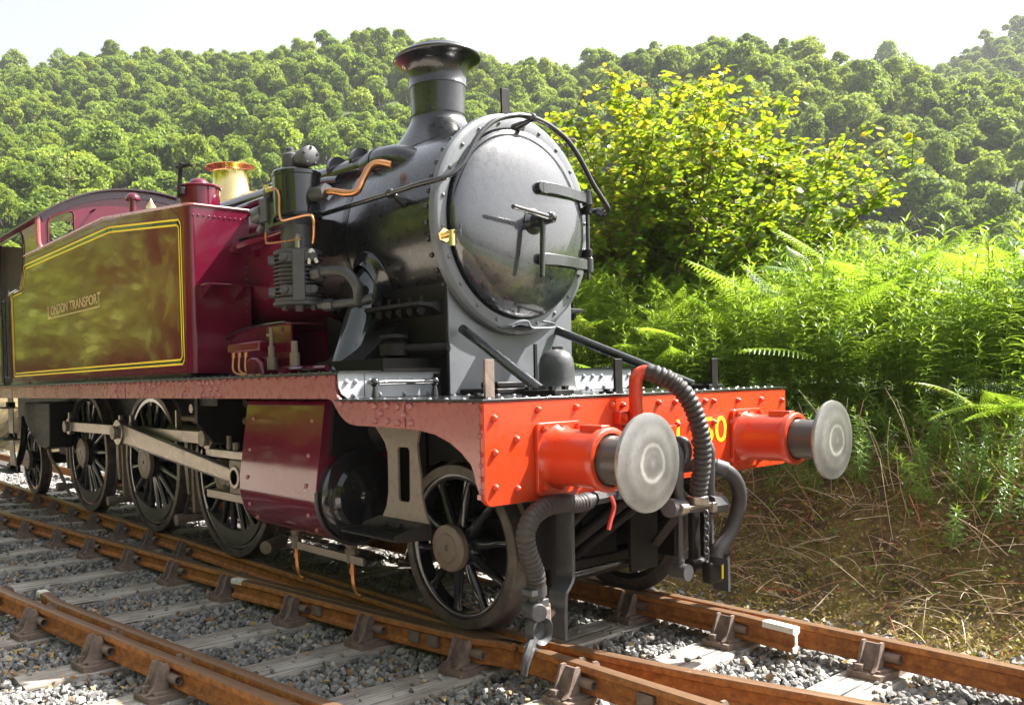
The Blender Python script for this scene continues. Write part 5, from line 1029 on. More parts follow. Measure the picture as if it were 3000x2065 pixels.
# steam heat hose on the right
P('steam_heat_hose',MB().tube([(.02,.16,.93),(.12,.18,.945),(.22,.23,.93),(.26,.30,.875),(.27,.345,.79),(.26,.35,.70),(.25,.31,.60),(.24,.25,.525),(.235,.18,.475),(.235,.145,.43)],.040,n=20,sm=6),RUBBER,angle=70)
P('hose_clip',MB().cyl((.20,.215,.937),(.245,.255,.915),.046,n=20).cyl((.11,.178,.945),(.135,.185,.943),.046,n=20).box(.12,.16,.16,.2,.96,.99),CAST)
P('hose_coupler_head',MB().box(.20,.26,.07,.20,.30,.42).cyl((.235,.15,.45),(.235,.14,.40),.05,n=16).cyl((.24,.19,.44),(.24,.25,.46),.035,n=12),BLACKM,bevel=.012)
P('coupler_latch',MB().box(.262,.268,.165,.18,.32,.40),YELLOWP)
# air hose and valve on the left
AP=P('air_brake_pipe',MB().tube([(.03,-1.0,.82),(.05,-.9,.825),(.06,-.7,.83),(.06,-.55,.835),(.05,-.35,.84)],.026,n=14,sm=2).cyl((.06,-.66,.832),(.06,-.56,.835),.036,n=8),CAST)
P('red_valve_handle',MB().tube([(.10,-.578,.84),(.115,-.572,.80),(.115,-.575,.765),(.115,-.60,.715),(.115,-.618,.672)],.011,n=8),paint('faded_red_handle',(.45,.04,.03),.5,.1,.3),AP)
P('valve_union',MB().cyl((.06,-.50,.84),(.06,-.44,.84),.034,n=14),paint('blue_tape',(.05,.08,.12),.5),AP)
AH=P('ribbed_air_hose',ribbed([(.06,-.70,.825),(.06,-.80,.82),(.07,-.92,.835),(.08,-1.05,.83),(.08,-1.14,.79),(.08,-1.185,.72),(.075,-1.17,.64),(.07,-1.13,.56),(.06,-1.10,.50),(.05,-1.085,.44)],.045,.026,.003),RUBBER,angle=80)
P('hose_clamp',MB().cyl((.05,-1.085,.45),(.048,-1.083,.405),.049,n=20).box(.02,.09,-1.16,-1.12,.415,.44),CAST,AH)
P('hose_valve',MB().cyl((.048,-1.083,.405),(.045,-1.08,.30),.034,n=12).box(.02,.08,-1.11,-1.03,.345,.385).cyl((.10,-1.12,.33),(.0,-1.09,.33),.045,n=16),CAST,AH,bevel=.006)
AC=P('air_hose_dummy_cup',MB().lathe([(-.05,.001),(-.05,.035),(-.03,.065),(.0,.075),(.03,.072),(.035,.066),(.025,.055),(.0,.045),(-.01,.02),(-.005,.001)],(.06,-1.09,.235),'x',32),CAST)
P('dummy_bracket',MB().box(.0,.03,-1.03,-.96,.15,.32).box(-.02,.0,-1.0,-.93,.14,.33).cyl((.02,-1.05,.235),(-.12,-.78,.235),.016,n=10),CHAIR,AC,bevel=.01)
P('cup_lug',MB().tube([(.07,-1.14,.20),(.10,-1.20,.17),(.11,-1.235,.13),(.11,-1.25,.07)],.022,n=8,rf=lambda t,k:.026-.012*t).tube([(.10,-1.15,.165),(.12,-1.19,.17),(.13,-1.24,.11),(.13,-1.255,.065)],.008,n=6),CAST,AC)

# ------------------------------------------------------------------ vegetation
CAMP=np.array([2.958,-4.137,1.456]); Fv=np.array(f); Rv=np.array(rr); Uv=np.array(uu)
def px(Pts):
    d=np.atleast_2d(Pts)-CAMP; z=d@Fv; return 1185.2+2529.2*(d@Rv)/np.maximum(z,.01),1184-2529.2*(d@Uv)/np.maximum(z,.01),z
def quads(c,nrm,size,asp,rs,diamond=True):
    n=len(c); nrm=nrm/np.linalg.norm(nrm,axis=1,keepdims=True); a=rs.normal(size=(n,3)); a-=(a*nrm).sum(1,keepdims=True)*nrm; a/=np.linalg.norm(a,axis=1,keepdims=True); b=np.cross(nrm,a)
    s=size[:,None]; 
    v=np.stack([c-a*s,c-b*s*asp,c+a*s,c+b*s*asp],1)+rs.normal(scale=.12,size=(n,4,3))*s[:,None]
    return v.reshape(-1,3),np.arange(n*4).reshape(n,4)
def crown_mesh(seed,n=2600,flat=1.0,sz=.07,trunk=True,mat=None,name='tree'):
    rs=np.random.RandomState(seed); L=44; th=rs.uniform(0,2*PI,L); ph=rs.uniform(-.25,1.0,L); 
    rr_=rs.uniform(.3,.85,L); C=np.stack([np.cos(th)*np.cos(ph*PI/2)*rr_,np.sin(th)*np.cos(ph*PI/2)*rr_,np.sin(ph*PI/2)*.55*flat],1); C[0]=(0,0,.35*flat); LR=rs.uniform(.13,.32,L); LR[0]=.4
    k=rs.choice(L,n,p=LR**2/np.sum(LR**2)); d=rs.normal(size=(n,3)); d/=np.linalg.norm(d,axis=1,keepdims=True); d[:,2]=np.where(d[:,2]<-.35,-d[:,2],d[:,2])
    rad=LR[k]*(1+rs.normal(scale=.17,size=n)); c=C[k]+d*rad[:,None]; keep=np.ones(n,bool)
    for j in range(L):
        ins=np.linalg.norm(c-C[j],axis=1)<LR[j]*.62; keep&=~ins
    c=c[keep]; d=d[keep]; nn=d+rs.normal(scale=.8,size=d.shape)+np.array([0,0,.35]); v,F=quads(c,nn,rs.uniform(.5,1.1,len(c))*sz,.7,rs)
    tone=np.repeat(rs.rand(len(c)),4); v[:,2]+=.95
    me=npmesh(name,v,F,mat or HILLLEAF,tone); return me
def add_trunk(me,h=.9,r=.06,seed=0):
    import bmesh
    rs=random.Random(seed); mb=MB(); mb.cyl((0,0,-.7),(0,0,h*.8),r,r*.6,7)
    for i in range(6):
        a=i*1.05+rs.random(); mb.cyl((0,0,.2+.1*i),(math.cos(a)*.5,math.sin(a)*.5,.7+.1*i),r*.5,r*.12,5)
    bm=bmesh.new(); bm.from_mesh(me); vs_=[bm.verts.new(v) for v in mb.v]
    for q in mb.f:
        fc=bm.faces.new([vs_[i] for i in q]); fc.material_index=1
    bm.to_mesh(me); bm.free(); me.materials.append(BARK); return me
TREES=[add_trunk(crown_mesh(20+i,4200,[1.2,1.5,1.0,1.7,1.3,1.0,1.4,1.1][i],.085),seed=i) for i in range(8)]
BIRCH=[add_trunk(crown_mesh(50+i,1700,1.35,.06),seed=i) for i in range(2)]
hid=bpy.data.collections.new('tree_kinds')
for i,me in enumerate(TREES): hid.objects.link(bpy.data.objects.new('tree_kind',me))
def gn_scatter(name,pts,coll,smin,smax,tilt=.06,kind='stuff',mat=None,sc_attr=None):
    me=bpy.data.meshes.new(name); me.from_pydata([tuple(p) for p in pts],[],[])
    o=place(name,me,kind=kind)
    if sc_attr is not None:
        at=me.attributes.new('sz','FLOAT','POINT'); at.data.foreach_set('value',np.asarray(sc_attr,np.float32))
    g=bpy.data.node_groups.new(name,'GeometryNodeTree'); g.interface.new_socket('Geometry',in_out='INPUT',socket_type='NodeSocketGeometry'); g.interface.new_socket('Geometry',in_out='OUTPUT',socket_type='NodeSocketGeometry')
    nn=g.nodes; gi=nn.new('NodeGroupInput'); go=nn.new('NodeGroupOutput'); ip=nn.new('GeometryNodeInstanceOnPoints'); ci=nn.new('GeometryNodeCollectionInfo')
    ci.inputs['Collection'].default_value=coll; ci.inputs['Separate Children'].default_value=True; ci.inputs['Reset Children'].default_value=True
    rv_=nn.new('FunctionNodeRandomValue'); rv_.data_type='FLOAT_VECTOR'; rv_.inputs[0].default_value=(-tilt,-tilt,0); rv_.inputs[1].default_value=(tilt,tilt,6.283)
    rs_=nn.new('FunctionNodeRandomValue'); rs_.data_type='FLOAT'; rs_.inputs[2].default_value=smin; rs_.inputs[3].default_value=smax; rs_.inputs['Seed'].default_value=4
    g.links.new(gi.outputs[0],ip.inputs['Points']); g.links.new(ci.outputs[0],ip.inputs['Instance']); ip.inputs['Pick Instance'].default_value=True
    g.links.new(rv_.outputs[0],ip.inputs['Rotation'])
    if sc_attr is not None:
        na=nn.new('GeometryNodeInputNamedAttribute'); na.data_type='FLOAT'; na.inputs['Name'].default_value='sz'; g.links.new(na.outputs[0],ip.inputs['Scale'])
    else: g.links.new(rs_.outputs[1],ip.inputs['Scale'])
    g.links.new(ip.outputs[0],go.inputs[0]); md=o.modifiers.new('scatter','NODES'); md.node_group=g; return o
def hill_trees():
    rs=np.random.RandomState(11); U,S=np.meshgrid(np.arange(76,262,3.4),np.arange(-150,215,3.3),indexing='ij'); u=U.ravel()+rs.uniform(-3.6,3.6,U.size); s=S.ravel()+rs.uniform(-3.6,3.6,U.size); kp=rs.rand(U.size)>.12; u=u[kp]; s=s[kp]
    x=3+u*UD[0]+s*SD[0]; y=-4+u*UD[1]+s*SD[1]; z=hillh(x,y)-1.0+rs.uniform(-1.8,1.2,len(x)); pts=np.stack([x,y,z],1); sc_=(1.45+1.75*rs.rand(len(x))**1.4)*(1+.15*(u<140))*np.where(u>225,.78,1)
    X,Y,Zd=px(pts+np.array([0,0,5])); vis=(X>-120)&(X<3120)&(Zd>0); pts=pts[vis];sc_=sc_[vis];X=X[vis];Y=Y[vis];Zd=Zd[vis]
    # biggest in the picture that are not behind the engine or the bush
    top=Y; hid_=(((X>880)&(X<1850)&(Y>420))|((X<880)&(Y>760-.35*X))|((X>1560)&(X<2560)&(Y>330))|((X>1850)&(Y>640)))
    score=np.where(hid_,0,sc_/Zd); idx=np.argsort(-score)[:292]; m=np.zeros(len(X),bool); m[idx]=True
    for i in idx:
        me=TREES[rs.randint(8)]
        hx='above the cab at the left' if X[i]<430 else 'above the side tank' if X[i]<800 else 'left of the chimney' if X[i]<1230 else 'between chimney and yellow shrub' if X[i]<1950 else 'above the yellow shrub' if X[i]<2350 else 'right of the yellow shrub'
        hy='on the skyline' if Y[i]<185 else 'high on the hillside' if Y[i]<300 else 'halfway up the hillside' if Y[i]<430 else 'low on the hillside'
        lab='green tree crown '+hy+', '+hx
        o=place('hillside_tree',me,None,pts[i],rot=(rs.uniform(-.2,.2),rs.uniform(-.2,.2),rs.uniform(0,6.28)),scale=(float(sc_[i])*rs.uniform(.8,1.25),float(sc_[i])*rs.uniform(.8,1.25),float(sc_[i])*rs.uniform(.75,1.2)),label=lab,cat='tree',group='trees of the hillside wood')
    gn_scatter('hillside_woodland',pts[~m],hid,3,5,.2,sc_attr=sc_[~m])
    n=3600; u=rs.uniform(80,255,n); s=rs.uniform(-150,215,n); x=3+u*UD[0]+s*SD[0]; y=-4+u*UD[1]+s*SD[1]; X,Y,Zd=px(np.stack([x,y,hillh(x,y)+3],1)); k=(X>-60)&(X<3060)
    gn_scatter('hillside_undergrowth',np.stack([x,y,hillh(x,y)+rs.uniform(.5,3.5,n)],1)[k],hid,1.0,2.1,.3)
    # single trees breaking the skyline
    def sky_tree(pxx,dist,size,me,label,dz=0):
        th=2.47975-math.atan((pxx-1185)/2529); xx=2.96+dist*math.cos(th); yy=-4.14+dist*math.sin(th)
        place('skyline_tree',me,None,(xx,yy,float(hillh(xx,yy))-1+dz),scale=size,label=label,cat='tree')
    sky_tree(2610,250,(5.2,5.2,5.6),TREES[3],'domed dark tree standing alone on the skyline near the right',1.5)
    sky_tree(2405,258,(2.0,2.0,4.2),BIRCH[0],'small pointed tree on the skyline left of the domed dark tree',1.5)
    sky_tree(2465,258,(2.2,2.2,4.0),BIRCH[1],'squat pointed tree on the skyline just left of the domed dark tree',1.5)
    sky_tree(80,252,(4.5,4.5,4.8),TREES[1],'bushy tree on the skyline at the far left edge',1)
    sky_tree(210,250,(3.6,3.6,5.2),BIRCH[0],'thin airy tree sticking out of the skyline on the left',2.5)
hill_trees()
# trees on the near side of the line (seen in the paintwork reflections)
rs=np.random.RandomState(5); pts=[]
for i in range(110): pts.append((rs.uniform(-75,14),rs.uniform(-28,-15),-.8))
gn_scatter('trees_across_the_line',pts,hid,4.2,7.0)

# --- leaves and stems helpers
def leaf_mesh(name,mat,L=1.0,Wd=.5,seed=0,rnd=True):
    prof=[(0,.0),(.12,.30),(.35,.5),(.6,.47),(.82,.28),(1,.0)] if rnd else [(0,0),(.2,.42),(.5,.5),(.8,.28),(1,0)]
    v=[];F=[]
    for t,w_ in prof: z=-.18*t*t; v+=[(t*L,-w_*Wd*2,z+.05),(t*L,0,z),(t*L,w_*Wd*2,z+.05)]
    for k in range(len(prof)-1): F+=[(3*k,3*k+1,3*k+4,3*k+3),(3*k+1,3*k+2,3*k+5,3*k+4)]
    return v,F
def scatter_mesh(name,proto,pos,ax,up,size,mat,tone):
    pv,pf=proto; pv=np.array(pv); n=len(pos); ax=ax/np.linalg.norm(ax,axis=1,keepdims=True); sd=np.cross(up,ax); sd/=np.linalg.norm(sd,axis=1,keepdims=True)+1e-9; u=np.cross(ax,sd)
    V=pos[:,None]+size[:,None,None]*(pv[None,:,0,None]*ax[:,None]+pv[None,:,1,None]*sd[:,None]+pv[None,:,2,None]*u[:,None])
    Fq=np.array([q for q in pf if len(q)==4]); Fa=(Fq[None]+np.arange(n)[:,None,None]*len(pv)).reshape(-1,4)
    return npmesh(name,V.reshape(-1,3),Fa,mat,np.repeat(tone,len(pv)))
def tubes_mesh(name,paths,radii,mat,k=4,tone=None):
    V=[];F=[];T=[];o=0
    for j,(Pt,rd) in enumerate(zip(paths,radii)):
        Pt=np.asarray(Pt); n=len(Pt); d=np.gradient(Pt,axis=0); d/=np.linalg.norm(d,axis=1,keepdims=True)+1e-9; a=np.cross(d,[.3,.2,.93]); a/=np.linalg.norm(a,axis=1,keepdims=True)+1e-9; b=np.cross(d,a)
        r_=np.linspace(rd[0],rd[1],n)[:,None,None]; an=np.arange(k)*2*PI/k
        v=Pt[:,None]+r_*(np.cos(an)[None,:,None]*a[:,None]+np.sin(an)[None,:,None]*b[:,None]); V.append(v.reshape(-1,3))
        i=np.arange(n-1)[:,None]*k; c=np.arange(k)[None]; F.append(np.stack([i+c,i+(c+1)%k,i+k+(c+1)%k,i+k+c],-1).reshape(-1,4)+o); T.append(np.full(n*k,tone[j] if tone is not None else .5)); o+=n*k
    return npmesh(name,np.concatenate(V),np.concatenate(F),mat,np.concatenate(T),smooth=True)
# --- the big hazel-like shrub
def big_shrub():
    rs=np.random.RandomState(8); base=np.array([-3.55,5.55,1.15]); root=empty('hazel_shrub',tuple(base),'tall many-stemmed shrub with green leaves and bright yellow top leaves beside the smokebox','shrub')
    paths=[];rad_=[];tone=[];tips=[]; LP=[];LA=[];LT=[];top=[]
    for i in range(90):
        a=rs.uniform(0,2*PI); sp_=math.sqrt(rs.rand())*1.08; h=(4.35*(1-.30*sp_**2))*rs.uniform(.62,1.02); b0=base+np.array([rs.uniform(-.55,.55),rs.uniform(-.5,.5),-.1])
        t=np.linspace(0,1,9)[:,None]; out=np.array([math.cos(a)*2.15*sp_,math.sin(a)*1.7*sp_,0]); Pt=b0+t*np.array([0,0,h])+out*(t**1.25)+rs.normal(scale=.05,size=(9,3))*t
        paths.append(Pt);rad_.append((.022,.005));tone.append(rs.rand())
        for j in range(50):
            tt=rs.uniform(.22,1); k=tt*8; k0=int(min(k,7)); p=Pt[k0]+(Pt[k0+1]-Pt[k0])*(k-k0); aa=rs.uniform(0,2*PI); ln=rs.uniform(.3,.75)*(1.15-.4*tt); dr_=np.array([math.cos(aa),math.sin(aa),rs.uniform(.2,1.0)]); dr_/=np.linalg.norm(dr_)
            q=np.linspace(0,1,5)[:,None]; T_=p+dr_*q*ln+np.array([0,0,-.10])*q*q; paths.append(T_);rad_.append((.006,.002));tone.append(rs.rand())
            m=rs.randint(9,15)
            for e in range(m):
                qq=(e+.7)/m; pp=p+dr_*qq*ln+np.array([0,0,-.10])*qq*qq+rs.normal(scale=.03,size=3); ang=rs.uniform(0,2*PI)
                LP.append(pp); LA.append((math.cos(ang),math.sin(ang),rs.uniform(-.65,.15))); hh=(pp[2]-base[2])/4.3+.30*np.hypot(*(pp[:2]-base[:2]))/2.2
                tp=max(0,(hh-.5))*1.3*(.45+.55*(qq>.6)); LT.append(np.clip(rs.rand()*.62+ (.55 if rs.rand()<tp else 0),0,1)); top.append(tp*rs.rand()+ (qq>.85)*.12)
    LP=np.array(LP);LA=np.array(LA);LT=np.array(LT);top=np.array(top); n=len(LP); up=rs.normal(scale=.35,size=(n,3))+np.array([0,0,1.0])
    idx=np.argsort(-top)[:300]; m=np.zeros(n,bool); m[idx]=True; sz=rs.uniform(.055,.095,n)
    proto=leaf_mesh('leaf',SHRUBLEAF,1,.42)
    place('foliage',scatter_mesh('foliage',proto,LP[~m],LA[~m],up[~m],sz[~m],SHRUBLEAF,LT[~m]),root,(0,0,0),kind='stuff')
    place('stems',tubes_mesh('stems',paths,rad_,TWIG,4,tone),root,(0,0,0))
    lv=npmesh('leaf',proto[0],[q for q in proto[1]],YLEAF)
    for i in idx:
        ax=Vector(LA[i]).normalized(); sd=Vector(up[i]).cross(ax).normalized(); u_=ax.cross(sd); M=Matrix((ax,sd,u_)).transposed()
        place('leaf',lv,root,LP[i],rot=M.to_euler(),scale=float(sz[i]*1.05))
    print('shrub leaves',n)
big_shrub()
# --- bracken
def frond_mesh(seed,bend=.5):
    rs=np.random.RandomState(seed); V=[];F=[]
    def tri(a,b,c,d): o=len(V); V.extend([a,b,c,d]); F.append((o,o+1,o+2,o+3))
    n=22; prev=None
    for i in range(n+1):
        t=i/n; x=t; z=-bend*t*t*.5; p=np.array([x,0,z])
        if prev is not None: w_=.006*(1-t)+.002; tri(prev+[0,-w_,0],prev+[0,w_,0],p+[0,w_,0],p+[0,-w_,0])
        prev=p
        if i>1 and i<n:
            L=.36*math.sin(PI*min(1,(t*.93+.12))**.8)*(1-t*.25)*(1 if t<.9 else .6)
            for s in (-1,1):
                dr_=np.array([.35,s*1.0,-.12]); dr_/=np.linalg.norm(dr_); k=9; q0=p+np.array([s*.0,0,0])
                for j in range(k):
                    a0=p+dr_*L*(j/k)+np.array([0,0,-.05*(j/k)**2]); a1=p+dr_*L*((j+.85)/k)+np.array([0,0,-.05*((j+1)/k)**2]); wd=.021*(1-j/k*.8)*(.7+.6*rs.rand())
                    fw=np.array([1,-s*.2,0])*wd; tri(a0,a0+(a1-a0)*.5+fw,a1,a0+(a1-a0)*.5-fw)
    return npmesh('frond',np.array(V),np.array(F),FERNM)
FR=[frond_mesh(i,[.5,.8,.3][i]) for i in range(3)]
stalk=tubes_mesh('stalk',[np.stack([np.linspace(0,.06,6),np.zeros(6),np.linspace(0,1,6)],1)],[(.006,.004)],HERBM,4,[.6])
frc=bpy.data.collections.new('bracken_kinds')
def bracken_obj(rs): pass
def make_plant_mesh(seed):   # joined version for the mass behind
    rs=np.random.RandomState(seed); V=[];F=[];o=0
    for k in range(4):
        me=FR[k%3]; n=len(me.vertices); a=np.zeros(n*3); me.vertices.foreach_get('co',a); a=a.reshape(-1,3); fq=np.zeros(len(me.polygons)*4,int); me.polygons.foreach_get('vertices',fq); fq=fq.reshape(-1,4)
        az=k*1.6+rs.uniform(0,.6); el=rs.uniform(.35,1.0); s=rs.uniform(.55,.8); R1=np.array([[math.cos(el),0,-math.sin(el)],[0,1,0],[math.sin(el),0,math.cos(el)]]); R2=np.array([[math.cos(az),-math.sin(az),0],[math.sin(az),math.cos(az),0],[0,0,1]])
        V.append((a*s)@R1.T@R2.T+[0,0,.25+.12*k]); F.append(fq+o); o+=n
    return npmesh('bracken_clump',np.concatenate(V),np.concatenate(F),FERNM)
for i in range(4): frc.objects.link(bpy.data.objects.new('bracken_clump',make_plant_mesh(i)))
def bracken():
    rs=np.random.RandomState(21); k=0
    spots=[]
    while len(spots)<170:
        x=rs.uniform(-7.0,1.6); y=rs.uniform(2.9,5.6)
        if y<3.7 and x>-2.0 and rs.rand()<.85: continue
        X,Y,Z_=px((x,y,bankz(x,y)+1.0)); 
        if X[0]<1500 or X[0]>3080: continue
        spots.append((x,y))
    for x,y in spots:
        zb=float(bankz(x,y)); h=rs.uniform(.55,1.0)*(1.0 if y<4 else 1.2)
        X,Y,Z_=px((x,y,zb+h))
        lab='bracken fern on the bank '+('just right of the smokebox' if X[0]<1900 else 'behind the red buffer beam' if X[0]<2300 else 'behind the far buffer' if X[0]<2650 else 'at the right edge')+(', in the front row' if y<3.8 else ', towards the back')
        root=place('bracken_fern',stalk,None,(x,y,zb),scale=(h,h,h),rot=(0,0,rs.uniform(0,6.28)),label=lab,cat='fern',group='bracken ferns on the bank')
        a0=rs.uniform(0,6.28)
        for j in range(4):
            o=bpy.data.objects.new('frond',FR[rs.randint(3)]); COL.objects.link(o); o.parent=root; o.location=(.05,0,1-.17*j*(1)); s=rs.uniform(.5,.85)/h; o.scale=(s,s,s); o.rotation_euler=(rs.uniform(-.3,.3),-rs.uniform(.15,1.0),a0+j*2.2)
    pts=[]
    while len(pts)<2300:
        x=rs.uniform(-16,3.2); y=rs.uniform(4.2,13.5)
        pts.append((x,y,float(bankz(x,y))+rs.uniform(0,.25)))
    gn_scatter('bracken_mass',pts,frc,.8,1.35,.25)
bracken()
# drooping golden fern fronds low at the right
dr=empty('drooping_fern',(1.15,2.55,1.0),'low fern with yellow-green fronds hanging over the top of the bare bank at right','fern')
for i,(e,a_,s) in enumerate(((.35,3.5,.45),(.15,3.9,.5),(.55,4.4,.42),(.1,2.9,.45),(.8,3.2,.5),(-.1,4.3,.38))):
    o=place('frond',FR[i%3],dr,(1.15-.1*i,2.6,1.15+.05*(i%2)),rot=(.3,-e,a_),scale=s)
# --- rosebay willowherb
def herb(seed,h,broad=1.0):
    rs=np.random.RandomState(seed); n=int(58*h); lean=rs.uniform(-.06,.06,2); t=np.linspace(0,1,8); Pt=np.stack([lean[0]*t*t*h*2,lean[1]*t*t*h*2,t*h],1)
    stem=tubes_mesh('stem',[Pt],[(.0045,.002)],HERBM,4,[.75]); tt=np.sort(rs.uniform(.10,.99,n)); pos=np.stack([np.interp(tt,t,Pt[:,i]) for i in range(3)],1); a=np.arange(n)*2.4+rs.uniform(-.4,.4,n)
    up_=np.clip((tt-.8)/.2,0,1); ax=np.stack([np.cos(a),np.sin(a),.25+1.6*up_-.1*rs.rand(n)],1); size=(.135*(1-up_*.55)*rs.uniform(.75,1.15,n)); tone=np.clip(rs.rand(n)*.5+up_*.5,0,1)
    v=[];F=[]
    for x,w_,z in ((0,.03,0),(.25,.085*broad,.04),(.6,.07*broad,-.03),(1,.004,-.26)): v+=[(x,-w_,z+.02),(x,0,z),(x,w_,z+.02)]
    for k in range(3): F+=[(3*k,3*k+1,3*k+4,3*k+3),(3*k+1,3*k+2,3*k+5,3*k+4)]
    lv=scatter_mesh('leaves',(v,F),pos,ax,np.tile([0,0,1.0],(n,1)),size,HERBM,tone); return stem,lv
HB=[herb(i,1.0) for i in range(7)]
def herbs():
    rs=np.random.RandomState(31); cnt=0
    spots=[]
    while len(spots)<285:
        x=rs.uniform(-5.5,1.9); y=2.75+abs(rs.normal(0,.5)); X,Y,Z_=px((x,y,bankz(x,y)+.6))
        if X[0]<1560 or X[0]>3080 or y>5: continue
        if X[0]>2750 and y<3.3 and rs.rand()<.75: continue
        spots.append((x,y))
    for i,(x,y) in enumerate(spots):
        zb=float(bankz(x,y)); s=min(rs.uniform(.8,1.2)*(1 if y<3.3 else 1.3),.85+(y-2.85)*.8+rs.uniform(0,.2)); st,lv=HB[rs.randint(7)]; rz=rs.uniform(0,6.28)
        root=place('willowherb_plant',st,None,(x,y,zb-.03),rot=(rs.uniform(-.08,.08),rs.uniform(-.08,.08),rz),scale=s,label='narrow-leaved willowherb stem on the bank '+('right of the smokebox' if px((x,y,zb))[0][0]<1900 else 'behind the buffer beam' if px((x,y,zb))[0][0]<2300 else 'behind the far buffer' if px((x,y,zb))[0][0]<2650 else 'near the right edge')+(', front row' if y<3.2 else ', further back'),cat='plant',group='willowherb stems on the bank')
        o=bpy.data.objects.new('leaves',lv); COL.objects.link(o); o.parent=root
    # sprawling young plants low on the bank
    for i in range(130):
        x=rs.uniform(-2.2,1.7); y=2.15+rs.rand()**.7*.75; zb=float(bankz(x,y)); s=rs.uniform(.3,.62); st,lv=HB[rs.randint(7)]
        root=place('young_willowherb',st,None,(x,y,zb),rot=(rs.uniform(.2,.9),rs.uniform(-.4,.4),rs.uniform(-.5,.5)),scale=s,label='short young willowherb sprouting from the bare face of the bank',cat='plant',group='young willowherbs on the bank face')
        o=bpy.data.objects.new('leaves',lv); COL.objects.link(o); o.parent=root
    hc=bpy.data.collections.new('herb_kinds')
    for st,lv in HB: hc.objects.link(bpy.data.objects.new('herb',lv))
    pts=[(x,y,float(bankz(x,y))) for x,y in zip(rs.uniform(-12,3,1300),rs.uniform(3.8,7,1300))]
    gn_scatter('willowherb_mass',pts,hc,1.0,1.6,.12)
herbs()
# --- dead stalks, litter and moss on the bank face
def litter():
    rs=np.random.RandomState(41); paths=[];rad_=[];tone=[]
    for i in range(2900):
        x=rs.uniform(-6.5,2.4); y=1.4+rs.beta(1.5,1.1)*1.7; z=float(bankz(x,y)); L=rs.uniform(.10,.45); a=rs.uniform(0,2*PI); el=rs.normal(.15,.45)
        d=np.array([math.cos(a)*math.cos(el),math.sin(a)*math.cos(el)*.6-.15,math.sin(el)]); t=np.linspace(0,1,6)[:,None]; sag=np.array([rs.uniform(-.15,.15),rs.uniform(-.2,0),-rs.uniform(.02,.35)])
        Pt=np.array([x,y,z+rs.uniform(0,.10)])+d*L*t+sag*L*t*t; Pt[:,2]=np.maximum(Pt[:,2],bankz(Pt[:,0],Pt[:,1])-.01); paths.append(Pt); q=rs.uniform(.0016,.0042); rad_.append((q,q*.5)); tone.append(rs.rand()**.8*.97 if rs.rand()>.05 else 1)
    for i in range(60):   # upright reddish dead stems
        x=rs.uniform(-3,2.0); y=rs.uniform(2.1,2.6); z=float(bankz(x,y)); t=np.linspace(0,1,6)[:,None]; Pt=np.array([x,y,z])+t*np.array([rs.uniform(-.15,.15),-.1,rs.uniform(.3,.7)])+t*t*np.array([rs.uniform(-.2,.2),0,0]); paths.append(Pt);rad_.append((.003,.0018));tone.append(rs.uniform(.75,1))
    place('dead_stalks',tubes_mesh('dead_stalks',paths,rad_,DRY,3,tone),kind='stuff')
    n=52000; x=rs.uniform(-9,2.6,n); y=1.0+rs.beta(1.3,1.7,n)*2.1; z=bankz(x,y)+rs.uniform(-.01,.022,n); c=np.stack([x,y,z],1); nn=rs.normal(scale=.7,size=(n,3))+[0,-.3,.9]
    v,F=quads(c,nn,rs.uniform(.005,.018,n)*(1+.7*(rs.rand(n)<.08)),.55,rs); near=np.clip((1.9-y)/.8,0,1)
    tn=np.where(rs.rand(n)<.35+.4*near,rs.uniform(.15,.75,n),rs.uniform(0,.3,n)); tn=np.where(rs.rand(n)<.05,rs.uniform(.85,1,n),tn)
    place('moss_and_litter',npmesh('moss_and_litter',v,F,MOSS,np.repeat(tn,4)),kind='stuff')
    n=2200; x=rs.uniform(-4.5,1.5,n); y=rs.uniform(-3.3,1.0,n); c=np.stack([x,y,np.full(n,-.185)+rs.uniform(-.01,.02,n)],1); keep=rs.rand(n)<(np.exp(-((y-YE(x)+.2)/.3)**2)+.5*np.exp(-((y+1.1)/.25)**2)+.08); c=c[keep]; n=len(c)
    v,F=quads(c,rs.normal(scale=.5,size=(n,3))+[0,0,1],rs.uniform(.008,.024,n),.6,rs); place('dry_leaves',npmesh('dry_leaves',v,F,MOSS,np.repeat(rs.uniform(.35,1,n),4)),kind='stuff')
    # low green leaves, ivy on the bank
    n=1600; x=rs.uniform(-6,2.2,n); y=rs.uniform(1.8,3.0,n); c=np.stack([x,y,bankz(x,y)+rs.uniform(0,.07,n)],1); ax=rs.normal(size=(n,3))*[1,1,.3]
    place('low_green_leaves',scatter_mesh('low_green_leaves',leaf_mesh('l',SHRUBLEAF,1,.4),c,ax,rs.normal(scale=.4,size=(n,3))+[0,-.4,1],rs.uniform(.018,.05,n),HERBM,rs.rand(n)*.7),kind='stuff')
    n=3800; x=rs.uniform(-10,3,n); y=rs.uniform(2.35,3.6,n); c=np.stack([x,y,bankz(x,y)],1); ax=np.stack([rs.normal(scale=.5,size=n),rs.normal(scale=.5,size=n)-.3,np.full(n,1.0)],1)
    bl=([(0,-.02,0),(0,.02,0),(.5,-.015,0),(.5,.015,0),(1,-.002,-.25),(1,.002,-.25)],[(0,1,3,2),(2,3,5,4)])
    place('rough_grass',scatter_mesh('rough_grass',bl,c,ax,np.tile([0,1.0,.1],(n,1)),rs.uniform(.12,.4,n),HERBM,rs.rand(n)),kind='stuff')
litter()
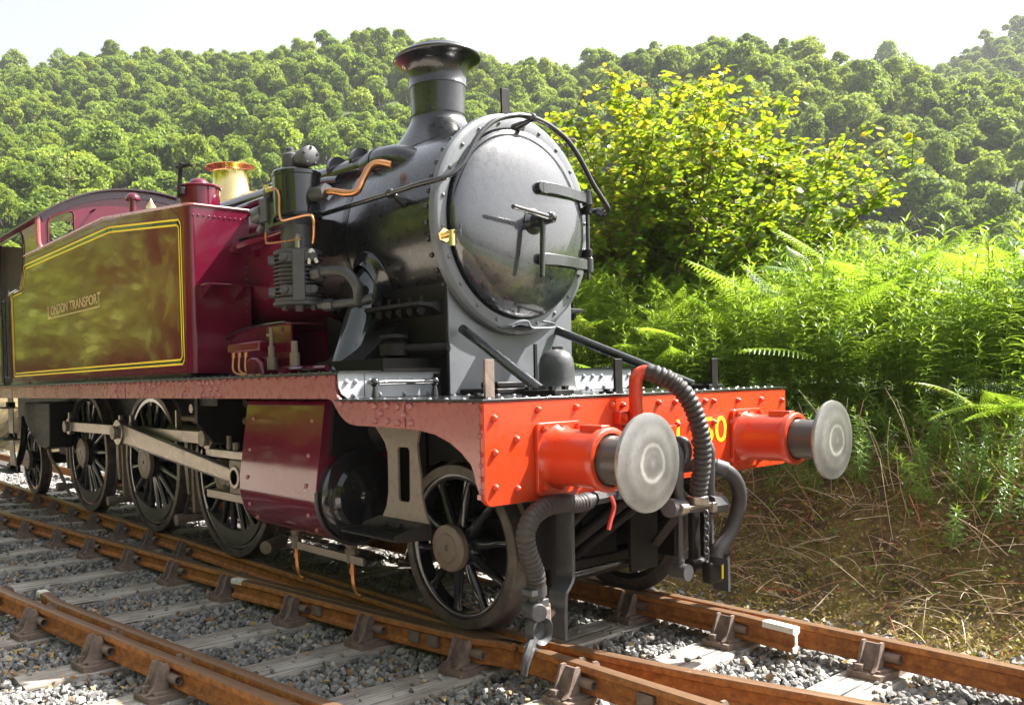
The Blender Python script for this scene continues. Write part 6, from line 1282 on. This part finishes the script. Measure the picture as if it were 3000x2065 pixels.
# --- young spruce behind the cab
def spruce():
    rs=np.random.RandomState(51); base=np.array([-22.2,3.6,-.4]); root=empty('young_spruce',tuple(base),'young pale green spruce rising behind the cab roof at left','tree'); H=8.6; paths=[[base,base+[.05,0,H*.5],base+[0,0,H]]]; rad_=[(.09,.012)]; LPn=[];AX=[];tn=[]
    z=2.0
    while z<H-.15:
        k=rs.randint(4,6); a0=rs.uniform(0,6.28); L=(H-z)*.40+.12
        for j in range(k):
            a=a0+j*2*PI/k+rs.uniform(-.2,.2); ln=L*rs.uniform(.75,1.1); t=np.linspace(0,1,7)[:,None]; d=np.array([math.cos(a),math.sin(a),.12]); Pt=base+[0,0,z]+d*ln*t+np.array([0,0,-.28*ln])*t+np.array([0,0,.42*ln])*t*t; paths.append(Pt);rad_.append((.02,.005))
            side=np.array([-math.sin(a),math.cos(a),0]); ns=max(3,int(ln/.13))
            for q in range(ns):
                tt=(q+1)/ns; p=base+[0,0,z]+d*ln*tt+np.array([0,0,-.28*ln*tt+.42*ln*tt*tt])
                for s in (-1,1):
                    sl_=ln*.30*(1.1-tt)+.10; dd=side*s+d*.7+[0,0,.1]; m=max(3,int(sl_/.035))
                    for e in range(m): LPn.append(p+dd*sl_*e/m+np.array([0,0,-.12*sl_*(e/m)**2])); AX.append(dd+rs.normal(scale=.5,size=3)); tn.append(np.clip(.3+.7*e/m*rs.rand()+.2*tt,0,1))
        z+=.42+rs.uniform(0,.12)
    for e in range(60): LPn.append(base+[0,0,H-.9+.9*e/60]); AX.append(rs.normal(size=3)+[0,0,.8]); tn.append(.8)
    LPn=np.array(LPn);AX=np.array(AX); n=len(LPn); nd=([(-.2,-.16,0),(-.2,.16,0),(.5,-.2,0),(.5,.2,0),(1,-.04,0),(1,.04,0)],[(0,1,3,2),(2,3,5,4)])
    place('needles',scatter_mesh('needles',nd,LPn,AX,rs.normal(size=(n,3))+[0,0,.6],np.full(n,.085),SPRUCEM,np.array(tn)),root,(0,0,0),kind='stuff')
    place('trunk_and_branches',tubes_mesh('trunk_and_branches',paths,rad_,BARK,5),root,(0,0,0))
spruce()
